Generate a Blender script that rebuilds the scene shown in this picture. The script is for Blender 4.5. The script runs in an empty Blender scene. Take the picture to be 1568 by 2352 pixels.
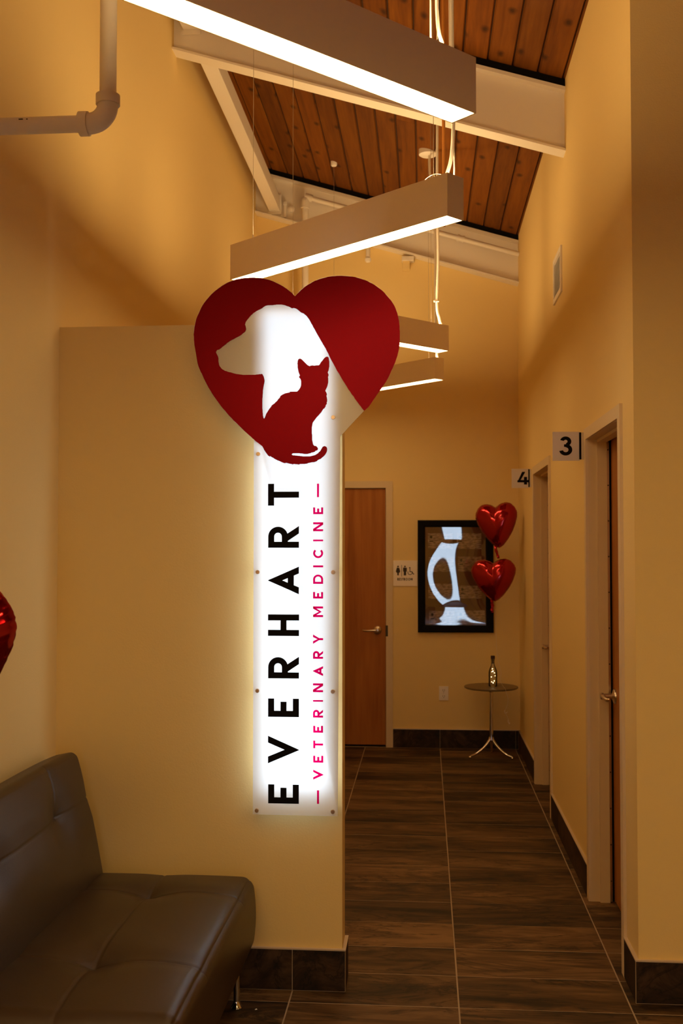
import bpy, bmesh, math, random
from mathutils import Vector, Matrix
from mathutils.geometry import tessellate_polygon as tess
random.seed(7)
S = bpy.context.scene
COL = S.collection
R = math.radians

# ------------------------------------------------------------------ camera
cam_d = bpy.data.cameras.new('camera')
cam = bpy.data.objects.new('camera', cam_d)
COL.objects.link(cam)
cam.location = (0, 0, 1.64)
cam.rotation_euler = (R(90 + 1.872), 0, R(4.504))
cam_d.sensor_fit = 'VERTICAL'
cam_d.sensor_height = 36.0
cam_d.lens = 2437.0 / 2352.0 * 36.0
cam_d.clip_start = 0.05
cam_d.dof.use_dof = True
cam_d.dof.focus_distance = 3.95
cam_d.dof.aperture_fstop = 5.6
S.camera = cam

# ------------------------------------------------------------------ world (overcast dusk seen through the shop window)
w = bpy.data.worlds.new('world'); S.world = w; w.use_nodes = True
bg = w.node_tree.nodes['Background']
bg.inputs[0].default_value = (0.78, 0.89, 1.0, 1)
bg.inputs[1].default_value = 6.5
S.view_settings.view_transform = 'Standard'
S.view_settings.look = 'None'
S.view_settings.exposure = 0.09
S.view_settings.gamma = 1.0
S.view_settings.use_curve_mapping = False
S.cycles.max_bounces = 10
S.cycles.diffuse_bounces = 6
S.cycles.transmission_bounces = 8
S.cycles.transparent_max_bounces = 10
S.cycles.sample_clamp_indirect = 4.0
S.cycles.use_denoising = True
LAMP_COL = (1.0, 0.66, 0.29)
LAMP_DOWN = 20.0
LAMP_UP = 52.0
SIGN_COL = (0.80, 0.90, 1.0)
SIGN_W = 6.3
FILL_COL = (1.0, 0.62, 0.22)
FILL_W = 11.0

# main dimensions (metres)
XL, XR, YP, YF = -1.40, 0.762, 3.96, 8.737
YPL = 3.944          # face of the wall to the right of the corridor mouth
SLOPE = 0.296
def deck_z(x): return 4.172 + SLOPE * (XR - x)

# ------------------------------------------------------------------ materials
def newmat(name):
    m = bpy.data.materials.new(name); m.use_nodes = True
    nt = m.node_tree
    return m, nt, nt.nodes['Principled BSDF']
def N(nt, t, **kw):
    n = nt.nodes.new(t)
    for k, v in kw.items(): setattr(n, k, v)
    return n
def simple(name, col, rough=0.5, metal=0.0, bump=0.0, bscale=200.0, var=0.0, coat=0.0):
    m, nt, b = newmat(name)
    b.inputs['Base Color'].default_value = (*col, 1)
    b.inputs['Roughness'].default_value = rough
    b.inputs['Metallic'].default_value = metal
    if coat: b.inputs['Coat Weight'].default_value = coat; b.inputs['Coat Roughness'].default_value = 0.15
    tc = N(nt, 'ShaderNodeTexCoord')
    if bump:
        n = N(nt, 'ShaderNodeTexNoise'); n.inputs['Scale'].default_value = bscale; n.inputs['Detail'].default_value = 3
        nt.links.new(tc.outputs['Object'], n.inputs['Vector'])
        bp = N(nt, 'ShaderNodeBump'); bp.inputs['Strength'].default_value = bump; bp.inputs['Distance'].default_value = 0.002
        nt.links.new(n.outputs['Fac'], bp.inputs['Height']); nt.links.new(bp.outputs[0], b.inputs['Normal'])
    if var:
        n = N(nt, 'ShaderNodeTexNoise'); n.inputs['Scale'].default_value = 3.0; n.inputs['Detail'].default_value = 4
        nt.links.new(tc.outputs['Object'], n.inputs['Vector'])
        mx = N(nt, 'ShaderNodeMix', data_type='RGBA')
        mx.inputs[6].default_value = tuple(c * (1 - var) for c in col) + (1,)
        mx.inputs[7].default_value = tuple(min(1, c * (1 + var)) for c in col) + (1,)
        nt.links.new(n.outputs['Fac'], mx.inputs[0]); nt.links.new(mx.outputs[2], b.inputs['Base Color'])
    return m
def emis(name, col, st):
    m = bpy.data.materials.new(name); m.use_nodes = True; nt = m.node_tree
    nt.nodes.clear()
    o = N(nt, 'ShaderNodeOutputMaterial'); e = N(nt, 'ShaderNodeEmission')
    e.inputs[0].default_value = (*col, 1); e.inputs[1].default_value = st
    nt.links.new(e.outputs[0], o.inputs[0]); return m

def wood_mat(name, dark, mid, light, rough, knots, gs=1.0, axis='Y', randomize=True, coat=0.0):
    m, nt, b = newmat(name); L = nt.links.new
    tc = N(nt, 'ShaderNodeTexCoord'); oi = N(nt, 'ShaderNodeObjectInfo')
    sc = N(nt, 'ShaderNodeVectorMath', operation='SCALE'); sc.inputs['Scale'].default_value = 37.0
    cx = N(nt, 'ShaderNodeCombineXYZ')
    for i in range(3): L(oi.outputs['Random'], cx.inputs[i])
    L(cx.outputs[0], sc.inputs[0])
    ad = N(nt, 'ShaderNodeVectorMath', operation='ADD'); L(tc.outputs['Object'], ad.inputs[0]); L(sc.outputs[0], ad.inputs[1])
    mp = N(nt, 'ShaderNodeMapping')
    s = [14.0 * gs] * 3; s['XYZ'.index(axis)] = 0.9 * gs; mp.inputs['Scale'].default_value = s
    L(ad.outputs[0], mp.inputs[0])
    n1 = N(nt, 'ShaderNodeTexNoise'); n1.inputs['Scale'].default_value = 1.0; n1.inputs['Detail'].default_value = 6; n1.inputs['Distortion'].default_value = 0.8
    L(mp.outputs[0], n1.inputs['Vector'])
    n2 = N(nt, 'ShaderNodeTexNoise'); n2.inputs['Scale'].default_value = 5.0; n2.inputs['Detail'].default_value = 3
    L(mp.outputs[0], n2.inputs['Vector'])
    mm = N(nt, 'ShaderNodeMath', operation='MULTIPLY_ADD'); L(n2.outputs['Fac'], mm.inputs[0]); mm.inputs[1].default_value = 0.35; L(n1.outputs['Fac'], mm.inputs[2])
    cr = N(nt, 'ShaderNodeValToRGB'); e = cr.color_ramp.elements
    e[0].position = 0.42; e[0].color = (*dark, 1); e[1].position = 0.95; e[1].color = (*light, 1)
    x = e.new(0.66); x.color = (*mid, 1)
    L(mm.outputs[0], cr.inputs[0])
    out = cr.outputs[0]
    if randomize:
        hv = N(nt, 'ShaderNodeHueSaturation'); mr = N(nt, 'ShaderNodeMapRange')
        mr.inputs[3].default_value = 0.78; mr.inputs[4].default_value = 1.18
        L(oi.outputs['Random'], mr.inputs[0]); L(mr.outputs[0], hv.inputs['Value']); L(out, hv.inputs['Color']); out = hv.outputs[0]
    if knots:
        mk = N(nt, 'ShaderNodeMapping'); s2 = [4.6] * 3; s2['XYZ'.index(axis)] = 2.5; mk.inputs['Scale'].default_value = s2
        nd = N(nt, 'ShaderNodeTexNoise'); nd.inputs['Scale'].default_value = 14; L(ad.outputs[0], nd.inputs['Vector'])
        ms = N(nt, 'ShaderNodeVectorMath', operation='SCALE'); ms.inputs['Scale'].default_value = 0.02; L(nd.outputs['Color'], ms.inputs[0])
        a2 = N(nt, 'ShaderNodeVectorMath', operation='ADD'); L(ad.outputs[0], a2.inputs[0]); L(ms.outputs[0], a2.inputs[1])
        L(a2.outputs[0], mk.inputs[0])
        vo = N(nt, 'ShaderNodeTexVoronoi', voronoi_dimensions='2D'); vo.inputs['Scale'].default_value = 1.0; L(mk.outputs[0], vo.inputs['Vector'])
        kr = N(nt, 'ShaderNodeValToRGB'); ke = kr.color_ramp.elements
        ke[0].position = 0.03; ke[0].color = (0.8, 0.8, 0.8, 1); ke[1].position = 0.12; ke[1].color = (0, 0, 0, 1)
        L(vo.outputs['Distance'], kr.inputs[0])
        mx = N(nt, 'ShaderNodeMix', data_type='RGBA'); L(kr.outputs[0], mx.inputs[0]); L(out, mx.inputs[6]); mx.inputs[7].default_value = (*[c * 0.22 for c in dark], 1)
        out = mx.outputs[2]
    L(out, b.inputs['Base Color'])
    b.inputs['Roughness'].default_value = rough
    if knots: b.inputs['Specular IOR Level'].default_value = 0.2
    if coat: b.inputs['Coat Weight'].default_value = coat
    bp = N(nt, 'ShaderNodeBump'); bp.inputs['Strength'].default_value = 0.15; bp.inputs['Distance'].default_value = 0.003
    L(n2.outputs['Fac'], bp.inputs['Height']); L(bp.outputs[0], b.inputs['Normal'])
    return m

def slate_mat(name, c0, c1, c2, streak=True):
    m, nt, b = newmat(name); L = nt.links.new
    tc = N(nt, 'ShaderNodeTexCoord'); oi = N(nt, 'ShaderNodeObjectInfo')
    cx = N(nt, 'ShaderNodeCombineXYZ')
    for i in range(3): L(oi.outputs['Random'], cx.inputs[i])
    sc = N(nt, 'ShaderNodeVectorMath', operation='SCALE'); sc.inputs['Scale'].default_value = 53.0; L(cx.outputs[0], sc.inputs[0])
    ad = N(nt, 'ShaderNodeVectorMath', operation='ADD'); L(tc.outputs['Object'], ad.inputs[0]); L(sc.outputs[0], ad.inputs[1])
    mp = N(nt, 'ShaderNodeMapping'); mp.inputs['Scale'].default_value = (1.5, 6.5, 6.0) if streak else (5, 5, 5)
    L(ad.outputs[0], mp.inputs[0])
    n1 = N(nt, 'ShaderNodeTexNoise'); n1.inputs['Scale'].default_value = 1.0; n1.inputs['Detail'].default_value = 12; n1.inputs['Roughness'].default_value = 0.66; n1.inputs['Distortion'].default_value = 2.4
    L(mp.outputs[0], n1.inputs['Vector'])
    # broad cloudy patches
    nb = N(nt, 'ShaderNodeTexNoise'); nb.inputs['Scale'].default_value = 0.45; nb.inputs['Detail'].default_value = 4; L(mp.outputs[0], nb.inputs['Vector'])
    # dark cleft veins
    nv = N(nt, 'ShaderNodeTexNoise'); nv.inputs['Scale'].default_value = 0.8; nv.inputs['Detail'].default_value = 7; nv.inputs['Roughness'].default_value = 0.6; nv.inputs['Distortion'].default_value = 1.2
    mv = N(nt, 'ShaderNodeVectorMath', operation='ADD'); L(mp.outputs[0], mv.inputs[0]); mv.inputs[1].default_value = (7.3, 2.1, 4.4); L(mv.outputs[0], nv.inputs['Vector'])
    vs_ = N(nt, 'ShaderNodeMath', operation='SUBTRACT'); L(nv.outputs['Fac'], vs_.inputs[0]); vs_.inputs[1].default_value = 0.5
    va = N(nt, 'ShaderNodeMath', operation='ABSOLUTE'); L(vs_.outputs[0], va.inputs[0])
    vr = N(nt, 'ShaderNodeMapRange'); vr.inputs[1].default_value = 0.0; vr.inputs[2].default_value = 0.022; vr.inputs[3].default_value = 0.35; vr.inputs[4].default_value = 1.0; L(va.outputs[0], vr.inputs[0])
    mixf = N(nt, 'ShaderNodeMath', operation='MULTIPLY_ADD'); L(nb.outputs['Fac'], mixf.inputs[0]); mixf.inputs[1].default_value = 0.55; 
    m2 = N(nt, 'ShaderNodeMath', operation='MULTIPLY_ADD'); L(n1.outputs['Fac'], m2.inputs[0]); m2.inputs[1].default_value = 0.75; m2.inputs[2].default_value = -0.15; L(m2.outputs[0], mixf.inputs[2])
    cr = N(nt, 'ShaderNodeValToRGB'); e = cr.color_ramp.elements
    e[0].position = 0.38; e[0].color = (*c0, 1); e[1].position = 0.66; e[1].color = (*c2, 1)
    x = e.new(0.50); x.color = (*c1, 1)
    L(mixf.outputs[0], cr.inputs[0])
    vm = N(nt, 'ShaderNodeMix', data_type='RGBA', blend_type='MULTIPLY'); vm.inputs[0].default_value = 1.0; L(cr.outputs[0], vm.inputs[6]); L(vr.outputs[0], vm.inputs[7])
    cr = vm
    hv = N(nt, 'ShaderNodeHueSaturation'); mr = N(nt, 'ShaderNodeMapRange'); mr.inputs[3].default_value = 0.8; mr.inputs[4].default_value = 1.2
    L(oi.outputs['Random'], mr.inputs[0]); L(mr.outputs[0], hv.inputs['Value']); L(cr.outputs[2], hv.inputs['Color'])
    L(hv.outputs[0], b.inputs['Base Color'])
    rr = N(nt, 'ShaderNodeMapRange'); rr.inputs[3].default_value = 0.5; rr.inputs[4].default_value = 0.68
    L(n1.outputs['Fac'], rr.inputs[0]); L(rr.outputs[0], b.inputs['Roughness']); b.inputs['Specular IOR Level'].default_value = 0.3
    bp = N(nt, 'ShaderNodeBump'); bp.inputs['Strength'].default_value = 0.35; bp.inputs['Distance'].default_value = 0.004
    L(n1.outputs['Fac'], bp.inputs['Height']); L(bp.outputs[0], b.inputs['Normal'])
    return m

M = {}
M['wall'] = simple('yellow_wall_paint', (0.80, 0.61, 0.265), 0.75, bump=0.25, bscale=160)
M['white'] = simple('white_steel_paint', (0.80, 0.74, 0.66), 0.5, bump=0.1, bscale=60)
M['lampbody'] = simple('white_powder_coat', (0.88, 0.76, 0.58), 0.45)
M['plastic'] = simple('white_plastic', (0.88, 0.84, 0.80), 0.4)
M['frame'] = simple('cream_door_frame_paint', (0.70, 0.56, 0.36), 0.5, bump=0.08, bscale=90)
M['deck'] = wood_mat('stained_pine_deck', (0.11, 0.030, 0.0015), (0.175, 0.052, 0.0025), (0.24, 0.082, 0.005), 0.75, True)
M['leaf'] = wood_mat('maple_door_veneer', (0.27, 0.085, 0.012), (0.38, 0.135, 0.022), (0.46, 0.18, 0.035), 0.45, False, 0.8, 'Z', False)
M['leaf'].node_tree.nodes['Principled BSDF'].inputs['Specular IOR Level'].default_value = 0.25
M['tile'] = slate_mat('brown_slate_tile', (0.020, 0.011, 0.005), (0.088, 0.045, 0.017), (0.19, 0.108, 0.048))
M['bbtile'] = slate_mat('dark_slate_base_tile', (0.009, 0.0045, 0.0022), (0.026, 0.0125, 0.006), (0.075, 0.040, 0.020), False)
M['grout'] = simple('tan_grout', (0.36, 0.28, 0.20), 0.85, bump=0.3, bscale=300)
M['trim'] = simple('brushed_trim_strip', (0.62, 0.52, 0.42), 0.4, 0.3)
M['black'] = simple('black_paint', (0.003, 0.0025, 0.0025), 0.75)
M['black'].node_tree.nodes['Principled BSDF'].inputs['Specular IOR Level'].default_value = 0.15
M['blackgloss'] = simple('black_gloss_letter', (0.004, 0.004, 0.005), 0.35)
M['steel'] = simple('satin_nickel', (0.62, 0.53, 0.44), 0.28, 1.0)
M['chrome'] = simple('polished_chrome', (0.78, 0.76, 0.74), 0.12, 1.0)
M['brass'] = simple('brushed_standoff_cap', (0.72, 0.56, 0.40), 0.3, 1.0)
M['leather'] = simple('dark_brown_leather', (0.038, 0.021, 0.012), 0.38, bump=0.25, bscale=500)
M['stitch'] = simple('seam_thread', (0.10, 0.075, 0.055), 0.6)
M['cable'] = simple('clear_white_cord', (0.80, 0.74, 0.66), 0.4)
M['wire'] = simple('steel_wire', (0.55, 0.5, 0.45), 0.35, 0.8)
M['browncord'] = simple('orange_brown_conduit', (0.45, 0.17, 0.03), 0.5)
M['lens'] = emis('lit_lens', LAMP_COL, LAMP_DOWN)
M['uplens'] = emis('lit_top_lens', LAMP_COL, LAMP_UP)
M['panel'] = emis('fill_panel_lens', FILL_COL, FILL_W)
M['led'] = emis('sign_led_sheet', SIGN_COL, SIGN_W)
M['fairy'] = emis('fairy_light', (1.0, 0.78, 0.42), 12.0)
M['tabletop'] = simple('olive_brown_laminate', (0.15, 0.10, 0.045), 0.42)
M['silver'] = simple('brushed_aluminium_plate', (0.66, 0.60, 0.56), 0.42, 0.25)
M['plate'] = simple('pale_sign_plate', (0.92, 0.84, 0.74), 0.5)
M['poster'] = simple('dark_brown_mat_board', (0.25, 0.115, 0.045), 0.7, var=0.15)
M['vent'] = simple('grey_vent_louvre', (0.72, 0.68, 0.64), 0.5)
M['slot'] = simple('dark_outlet_slot', (0.05, 0.04, 0.03), 0.6)
M['scuff'] = simple('dark_scuff', (0.03, 0.02, 0.01), 0.8)
M['nap'] = simple('roof_board', (0.05, 0.03, 0.02), 0.9)
M['ink'] = simple('dark_print', (0.05, 0.035, 0.03), 0.8)
M['cork'] = simple('dark_stopper', (0.05, 0.02, 0.015), 0.5)
M['ribbon'] = simple('pale_curling_ribbon', (0.75, 0.66, 0.55), 0.3)

def foil():
    m, nt, b = newmat('red_balloon_foil'); L = nt.links.new
    b.inputs['Base Color'].default_value = (0.34, 0.002, 0.008, 1); b.inputs['Metallic'].default_value = 0.9
    b.inputs['Roughness'].default_value = 0.16
    b.inputs['Coat Weight'].default_value = 0.5; b.inputs['Coat Roughness'].default_value = 0.05
    tc = N(nt, 'ShaderNodeTexCoord'); n = N(nt, 'ShaderNodeTexNoise'); n.inputs['Scale'].default_value = 11; n.inputs['Detail'].default_value = 2
    L(tc.outputs['Object'], n.inputs['Vector'])
    bp = N(nt, 'ShaderNodeBump'); bp.inputs['Strength'].default_value = 0.5; bp.inputs['Distance'].default_value = 0.006
    L(n.outputs['Fac'], bp.inputs['Height']); L(bp.outputs[0], b.inputs['Normal']); return m
M['foil'] = foil()
def redmetal():
    m, nt, b = newmat('brushed_red_metal')
    b.inputs['Base Color'].default_value = (0.20, 0.0022, 0.008, 1); b.inputs['Metallic'].default_value = 0.9
    b.inputs['Roughness'].default_value = 0.34
    return m
M['red'] = redmetal()
def frosted():
    m = bpy.data.materials.new('frosted_acrylic_face'); m.use_nodes = True; nt = m.node_tree; nt.nodes.clear(); L = nt.links.new
    o = N(nt, 'ShaderNodeOutputMaterial'); t = N(nt, 'ShaderNodeBsdfTranslucent'); d = N(nt, 'ShaderNodeBsdfDiffuse'); g = N(nt, 'ShaderNodeBsdfGlossy')
    t.inputs[0].default_value = (0.82, 0.86, 0.9, 1); d.inputs[0].default_value = (0.95, 0.93, 0.90, 1); g.inputs['Roughness'].default_value = 0.2
    a = N(nt, 'ShaderNodeMixShader'); a.inputs[0].default_value = 0.66; L(t.outputs[0], a.inputs[1]); L(d.outputs[0], a.inputs[2])
    b = N(nt, 'ShaderNodeMixShader'); b.inputs[0].default_value = 0.04; L(a.outputs[0], b.inputs[1]); L(g.outputs[0], b.inputs[2])
    L(b.outputs[0], o.inputs[0]); return m
def clearish(name, tint=(1, 1, 1), gl=0.08, rough=0.05):
    m = bpy.data.materials.new(name); m.use_nodes = True; nt = m.node_tree; nt.nodes.clear(); L = nt.links.new
    o = N(nt, 'ShaderNodeOutputMaterial'); t = N(nt, 'ShaderNodeBsdfTransparent'); g = N(nt, 'ShaderNodeBsdfGlossy')
    t.inputs[0].default_value = (*tint, 1); g.inputs['Roughness'].default_value = rough
    fr = N(nt, 'ShaderNodeFresnel'); fr.inputs[0].default_value = 1.45
    ad = N(nt, 'ShaderNodeMath', operation='ADD'); L(fr.outputs[0], ad.inputs[0]); ad.inputs[1].default_value = gl
    a = N(nt, 'ShaderNodeMixShader'); L(ad.outputs[0], a.inputs[0]); L(t.outputs[0], a.inputs[1]); L(g.outputs[0], a.inputs[2])
    L(a.outputs[0], o.inputs[0]); return m
M['frost'] = frosted()
M['acryl'] = clearish('clear_acrylic_edge', (0.97, 0.98, 0.97), 0.02, 0.1)
M['glass'] = clearish('bottle_glass', (0.985, 0.99, 0.95), 0.0, 0.02)
M['glazing'] = clearish('wavy_acrylic_glazing', (0.92, 0.92, 0.92), 0.11, 0.02)
M['pane'] = clearish('window_pane', (0.9, 0.95, 1.0), 0.0, 0.02)
def vinyl():
    m = bpy.data.materials.new('magenta_translucent_vinyl'); m.use_nodes = True; nt = m.node_tree; nt.nodes.clear(); L = nt.links.new
    o = N(nt, 'ShaderNodeOutputMaterial'); t = N(nt, 'ShaderNodeBsdfTransparent'); d = N(nt, 'ShaderNodeBsdfDiffuse')
    t.inputs[0].default_value = (0.90, 0.0, 0.34, 1); d.inputs[0].default_value = (0.5, 0.0, 0.04, 1)
    a = N(nt, 'ShaderNodeMixShader'); a.inputs[0].default_value = 0.12; L(t.outputs[0], a.inputs[1]); L(d.outputs[0], a.inputs[2])
    L(a.outputs[0], o.inputs[0]); return m
M['magenta'] = vinyl()
def paper():
    m, nt, b = newmat('printed_tan_paper'); L = nt.links.new
    tc = N(nt, 'ShaderNodeTexCoord'); mp = N(nt, 'ShaderNodeMapping'); mp.inputs['Scale'].default_value = (26, 1, 120)
    L(tc.outputs['Object'], mp.inputs[0])
    n = N(nt, 'ShaderNodeTexNoise'); n.inputs['Scale'].default_value = 1.0; n.inputs['Detail'].default_value = 4; L(mp.outputs[0], n.inputs['Vector'])
    cr = N(nt, 'ShaderNodeValToRGB'); e = cr.color_ramp.elements
    e[0].position = 0.38; e[0].color = (0.30, 0.20, 0.13, 1); e[1].position = 0.60; e[1].color = (0.80, 0.62, 0.46, 1)
    L(n.outputs['Fac'], cr.inputs[0]); L(cr.outputs[0], b.inputs['Base Color']); b.inputs['Roughness'].default_value = 0.8
    return m
M['paper'] = paper()

# ------------------------------------------------------------------ mesh helpers
class MB:
    def __init__(s): s.v = []; s.f = []; s.m = []; s.mats = []; s.smooth = False
    def mi(s, mat):
        if mat not in s.mats: s.mats.append(mat)
        return s.mats.index(mat)
    def add(s, vs, fs, mat='white'):
        o = len(s.v); s.v += [tuple(v) for v in vs]; k = s.mi(mat)
        for f in fs: s.f.append([i + o for i in f]); s.m.append(k)
        return s
    def box(s, a, b, mat='white'):
        x0, y0, z0 = [min(p, q) for p, q in zip(a, b)]; x1, y1, z1 = [max(p, q) for p, q in zip(a, b)]
        return s.add([(x0, y0, z0), (x1, y0, z0), (x1, y1, z0), (x0, y1, z0), (x0, y0, z1), (x1, y0, z1), (x1, y1, z1), (x0, y1, z1)],
              [(0, 3, 2, 1), (4, 5, 6, 7), (0, 1, 5, 4), (1, 2, 6, 5), (2, 3, 7, 6), (3, 0, 4, 7)], mat)
    def bbox(s, a, b, r, mat='white'):   # box with chamfered edges
        lo = [min(p, q) for p, q in zip(a, b)]; hi = [max(p, q) for p, q in zip(a, b)]
        bm = bmesh.new(); bmesh.ops.create_cube(bm, size=1)
        for v in bm.verts:
            v.co = Vector([(lo[i] + hi[i]) / 2 + v.co[i] * (hi[i] - lo[i]) for i in range(3)])
        bmesh.ops.bevel(bm, geom=bm.edges[:], offset=r, segments=2, profile=0.5, affect='EDGES')
        bm.verts.index_update()
        s.add([v.co[:] for v in bm.verts], [[v.index for v in f.verts] for f in bm.faces], mat); bm.free(); return s
    def prism(s, poly, ax, a, b, mat='white', mat_side=None):
        """poly: list of 2-D points in the plane across axis ax; extruded from a to b."""
        bm = bmesh.new()
        def P(p, t):
            return {'X': (t, p[0], p[1]), 'Y': (p[0], t, p[1]), 'Z': (p[0], p[1], t)}[ax]
        n = len(poly)
        ar = sum(poly[i][0] * poly[(i + 1) % n][1] - poly[(i + 1) % n][0] * poly[i][1] for i in range(n))
        if ar < 0: poly = poly[::-1]
        tris = tess([[Vector((p[0], p[1], 0)) for p in poly]]) if n > 4 else [tuple(range(n))]
        v0 = [bm.verts.new(P(p, a)) for p in poly]
        v1 = [bm.verts.new(P(p, b)) for p in poly]
        caps_, sd_ = [], []
        for t in tris:
            caps_.append(tuple(t)); caps_.append(tuple(i + n for i in reversed(t)))
        for i in range(n): sd_.append((i, i + n, (i + 1) % n + n, (i + 1) % n))
        bm.verts.index_update()
        allf = [bm.faces.new([(v0 + v1)[i] for i in f]) for f in caps_ + sd_]
        bmesh.ops.recalc_face_normals(bm, faces=bm.faces[:])
        vs = [v.co[:] for v in bm.verts]
        caps = [[v.index for v in f.verts] for f in allf[:len(caps_)]]
        sd = [[v.index for v in f.verts] for f in allf[len(caps_):]]
        o = len(s.v); s.v += vs; k = s.mi(mat); k2 = s.mi(mat_side or mat)
        for f in caps: s.f.append([i + o for i in f]); s.m.append(k)
        for f in sd: s.f.append([i + o for i in f]); s.m.append(k2)
        bm.free(); return s
    def tube(s, pts, r, mat='white', n=10, cap=True):
        pts = [Vector(p) for p in pts]; m = len(pts)
        rr = r if isinstance(r, (list, tuple)) else [r] * m
        t0 = (pts[1] - pts[0]).normalized(); up = Vector((0, 0, 1)) if abs(t0.z) < 0.9 else Vector((1, 0, 0))
        u = t0.cross(up).normalized(); vs = []
        for i, p in enumerate(pts):
            t = ((pts[min(i + 1, m - 1)] - pts[max(i - 1, 0)])).normalized()
            u = (u - t * u.dot(t)).normalized(); q = t.cross(u)
            for k in range(n):
                a = 2 * math.pi * k / n; vs.append(p + (u * math.cos(a) + q * math.sin(a)) * rr[i])
        fs = [(i * n + k, i * n + (k + 1) % n, (i + 1) * n + (k + 1) % n, (i + 1) * n + k) for i in range(m - 1) for k in range(n)]
        if cap: fs += [tuple(range(n))[::-1], tuple((m - 1) * n + k for k in range(n))]
        s.smooth = True
        return s.add(vs, fs, mat)
    def lathe(s, prof, c=(0, 0, 0), mat='white', n=32, ax='Z'):
        vs = []; m = len(prof)
        for r, h in prof:
            for k in range(n):
                a = 2 * math.pi * k / n; x, y = r * math.cos(a), r * math.sin(a)
                p = {'Z': (x, y, h), 'Y': (x, h, -y), 'X': (h, x, y)}[ax]
                vs.append((c[0] + p[0], c[1] + p[1], c[2] + p[2]))
        fs = [(i * n + k, i * n + (k + 1) % n, (i + 1) * n + (k + 1) % n, (i + 1) * n + k) for i in range(m - 1) for k in range(n)]
        if prof[0][0] > 1e-6: fs.append(tuple(range(n))[::-1])
        if prof[-1][0] > 1e-6: fs.append(tuple((m - 1) * n + k for k in range(n)))
        s.smooth = True
        return s.add(vs, fs, mat)
    def build(s, name, parent=None, loc=None, ang=35, recalc=False):
        me = bpy.data.meshes.new(name); me.from_pydata(s.v, [], s.f)
        for k in s.mats: me.materials.append(M[k])
        me.polygons.foreach_set('material_index', s.m)
        if s.smooth:
            me.polygons.foreach_set('use_smooth', [True] * len(me.polygons)); me.set_sharp_from_angle(angle=R(ang))
        if recalc:
            bm = bmesh.new(); bm.from_mesh(me); bmesh.ops.recalc_face_normals(bm, faces=bm.faces[:]); bm.to_mesh(me); bm.free()
        me.validate(); me.update()
        o = bpy.data.objects.new(name, me); COL.objects.link(o)
        if loc is not None:          # move the origin to loc, geometry stays
            me.transform(Matrix.Translation(-Vector(loc))); o.location = loc
        if parent: 
            o.parent = parent
            if loc is not None: o.location = Vector(loc) - world_loc(parent)
            else: me.transform(Matrix.Translation(-world_loc(parent)))
        return o
def world_loc(o):
    p = Vector(o.location); q = o.parent
    while q: p += Vector(q.location); q = q.parent
    return p
def thing(name, label, cat, loc=(0, 0, 0), group=None):
    o = bpy.data.objects.new(name, None); COL.objects.link(o); o.location = loc
    o.empty_display_size = 0.1; return tag(o, label, cat, group)
def tag(o, label, cat, group=None):
    o['label'] = label; o['category'] = cat
    if group: o['group'] = group
    return o
def struct(o): o['kind'] = 'structure'; return o
def struct_empty(name, loc=(0, 0, 0)):
    o = bpy.data.objects.new(name, None); COL.objects.link(o); o.location = loc; o.empty_display_size = 0.1; return struct(o)

# ================================================================== STRUCTURE
# ---- floor: grout bed with one object per tile
TX0, TW = 0.116, 0.6096; TY0, TD = 3.853, 0.2805; G = 0.0034
fl = MB(); fl.box((-1.40, -4.5, -0.12), (4.42, 8.90, -0.0009), 'grout')
floor = struct(fl.build('floor'))
def tile_at(x0, x1, y0, y1, parent, name='tile'):
    c = ((x0 + x1) / 2, (y0 + y1) / 2, 0)
    b = MB(); e = 0.0018; z0, z1 = -0.0035, random.uniform(-0.0004, 0.0004)
    X0, X1, Y0, Y1 = x0 + G / 2, x1 - G / 2, y0 + 0.0012, y1 - 0.0012
    vs = [(X0, Y0, z0), (X1, Y0, z0), (X1, Y1, z0), (X0, Y1, z0), (X0, Y0, z1 - e), (X1, Y0, z1 - e), (X1, Y1, z1 - e), (X0, Y1, z1 - e),
          (X0 + e, Y0 + e, z1), (X1 - e, Y0 + e, z1), (X1 - e, Y1 - e, z1), (X0 + e, Y1 - e, z1)]
    b.add(vs, [(0, 1, 5, 4), (1, 2, 6, 5), (2, 3, 7, 6), (3, 0, 4, 7), (4, 5, 9, 8), (5, 6, 10, 9), (6, 7, 11, 10), (7, 4, 8, 11), (8, 9, 10, 11), (3, 2, 1, 0)], 'tile')
    return b.build(name, parent, loc=c)
far_stuff = MB()
for i in range(-3, 8):
    x0, x1 = TX0 + i * TW, TX0 + (i + 1) * TW
    for j in range(-30, 18):
        y0, y1 = TY0 + j * TD, min(TY0 + (j + 1) * TD, 8.735)
        xmax = 4.40 if y1 < 3.95 else 0.922
        a, b_ = max(x0, -1.397), min(x1, xmax)
        if b_ - a < 0.02: continue
        if y0 < -0.4 or a > 2.4:
            far_stuff.box((a + G / 2, max(y0, -4.5) + G / 2, -0.0035), (b_ - G / 2, y1 - G / 2, 0), 'tile')
        else: tile_at(a, b_, y0, y1, floor)
o = far_stuff.build('tile_field', floor); o['kind'] = 'stuff'

# ---- walls
def wall_poly(name, quads):
    b = MB()
    for q in quads: b.box(q[0], q[1], 'wall')
    return struct(b.build(name))
b = MB(); b.box((XL - 0.15, -4.65, -0.1), (XL, YF + 0.15, deck_z(XL)), 'wall'); struct(b.build('wall_left'))
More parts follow.
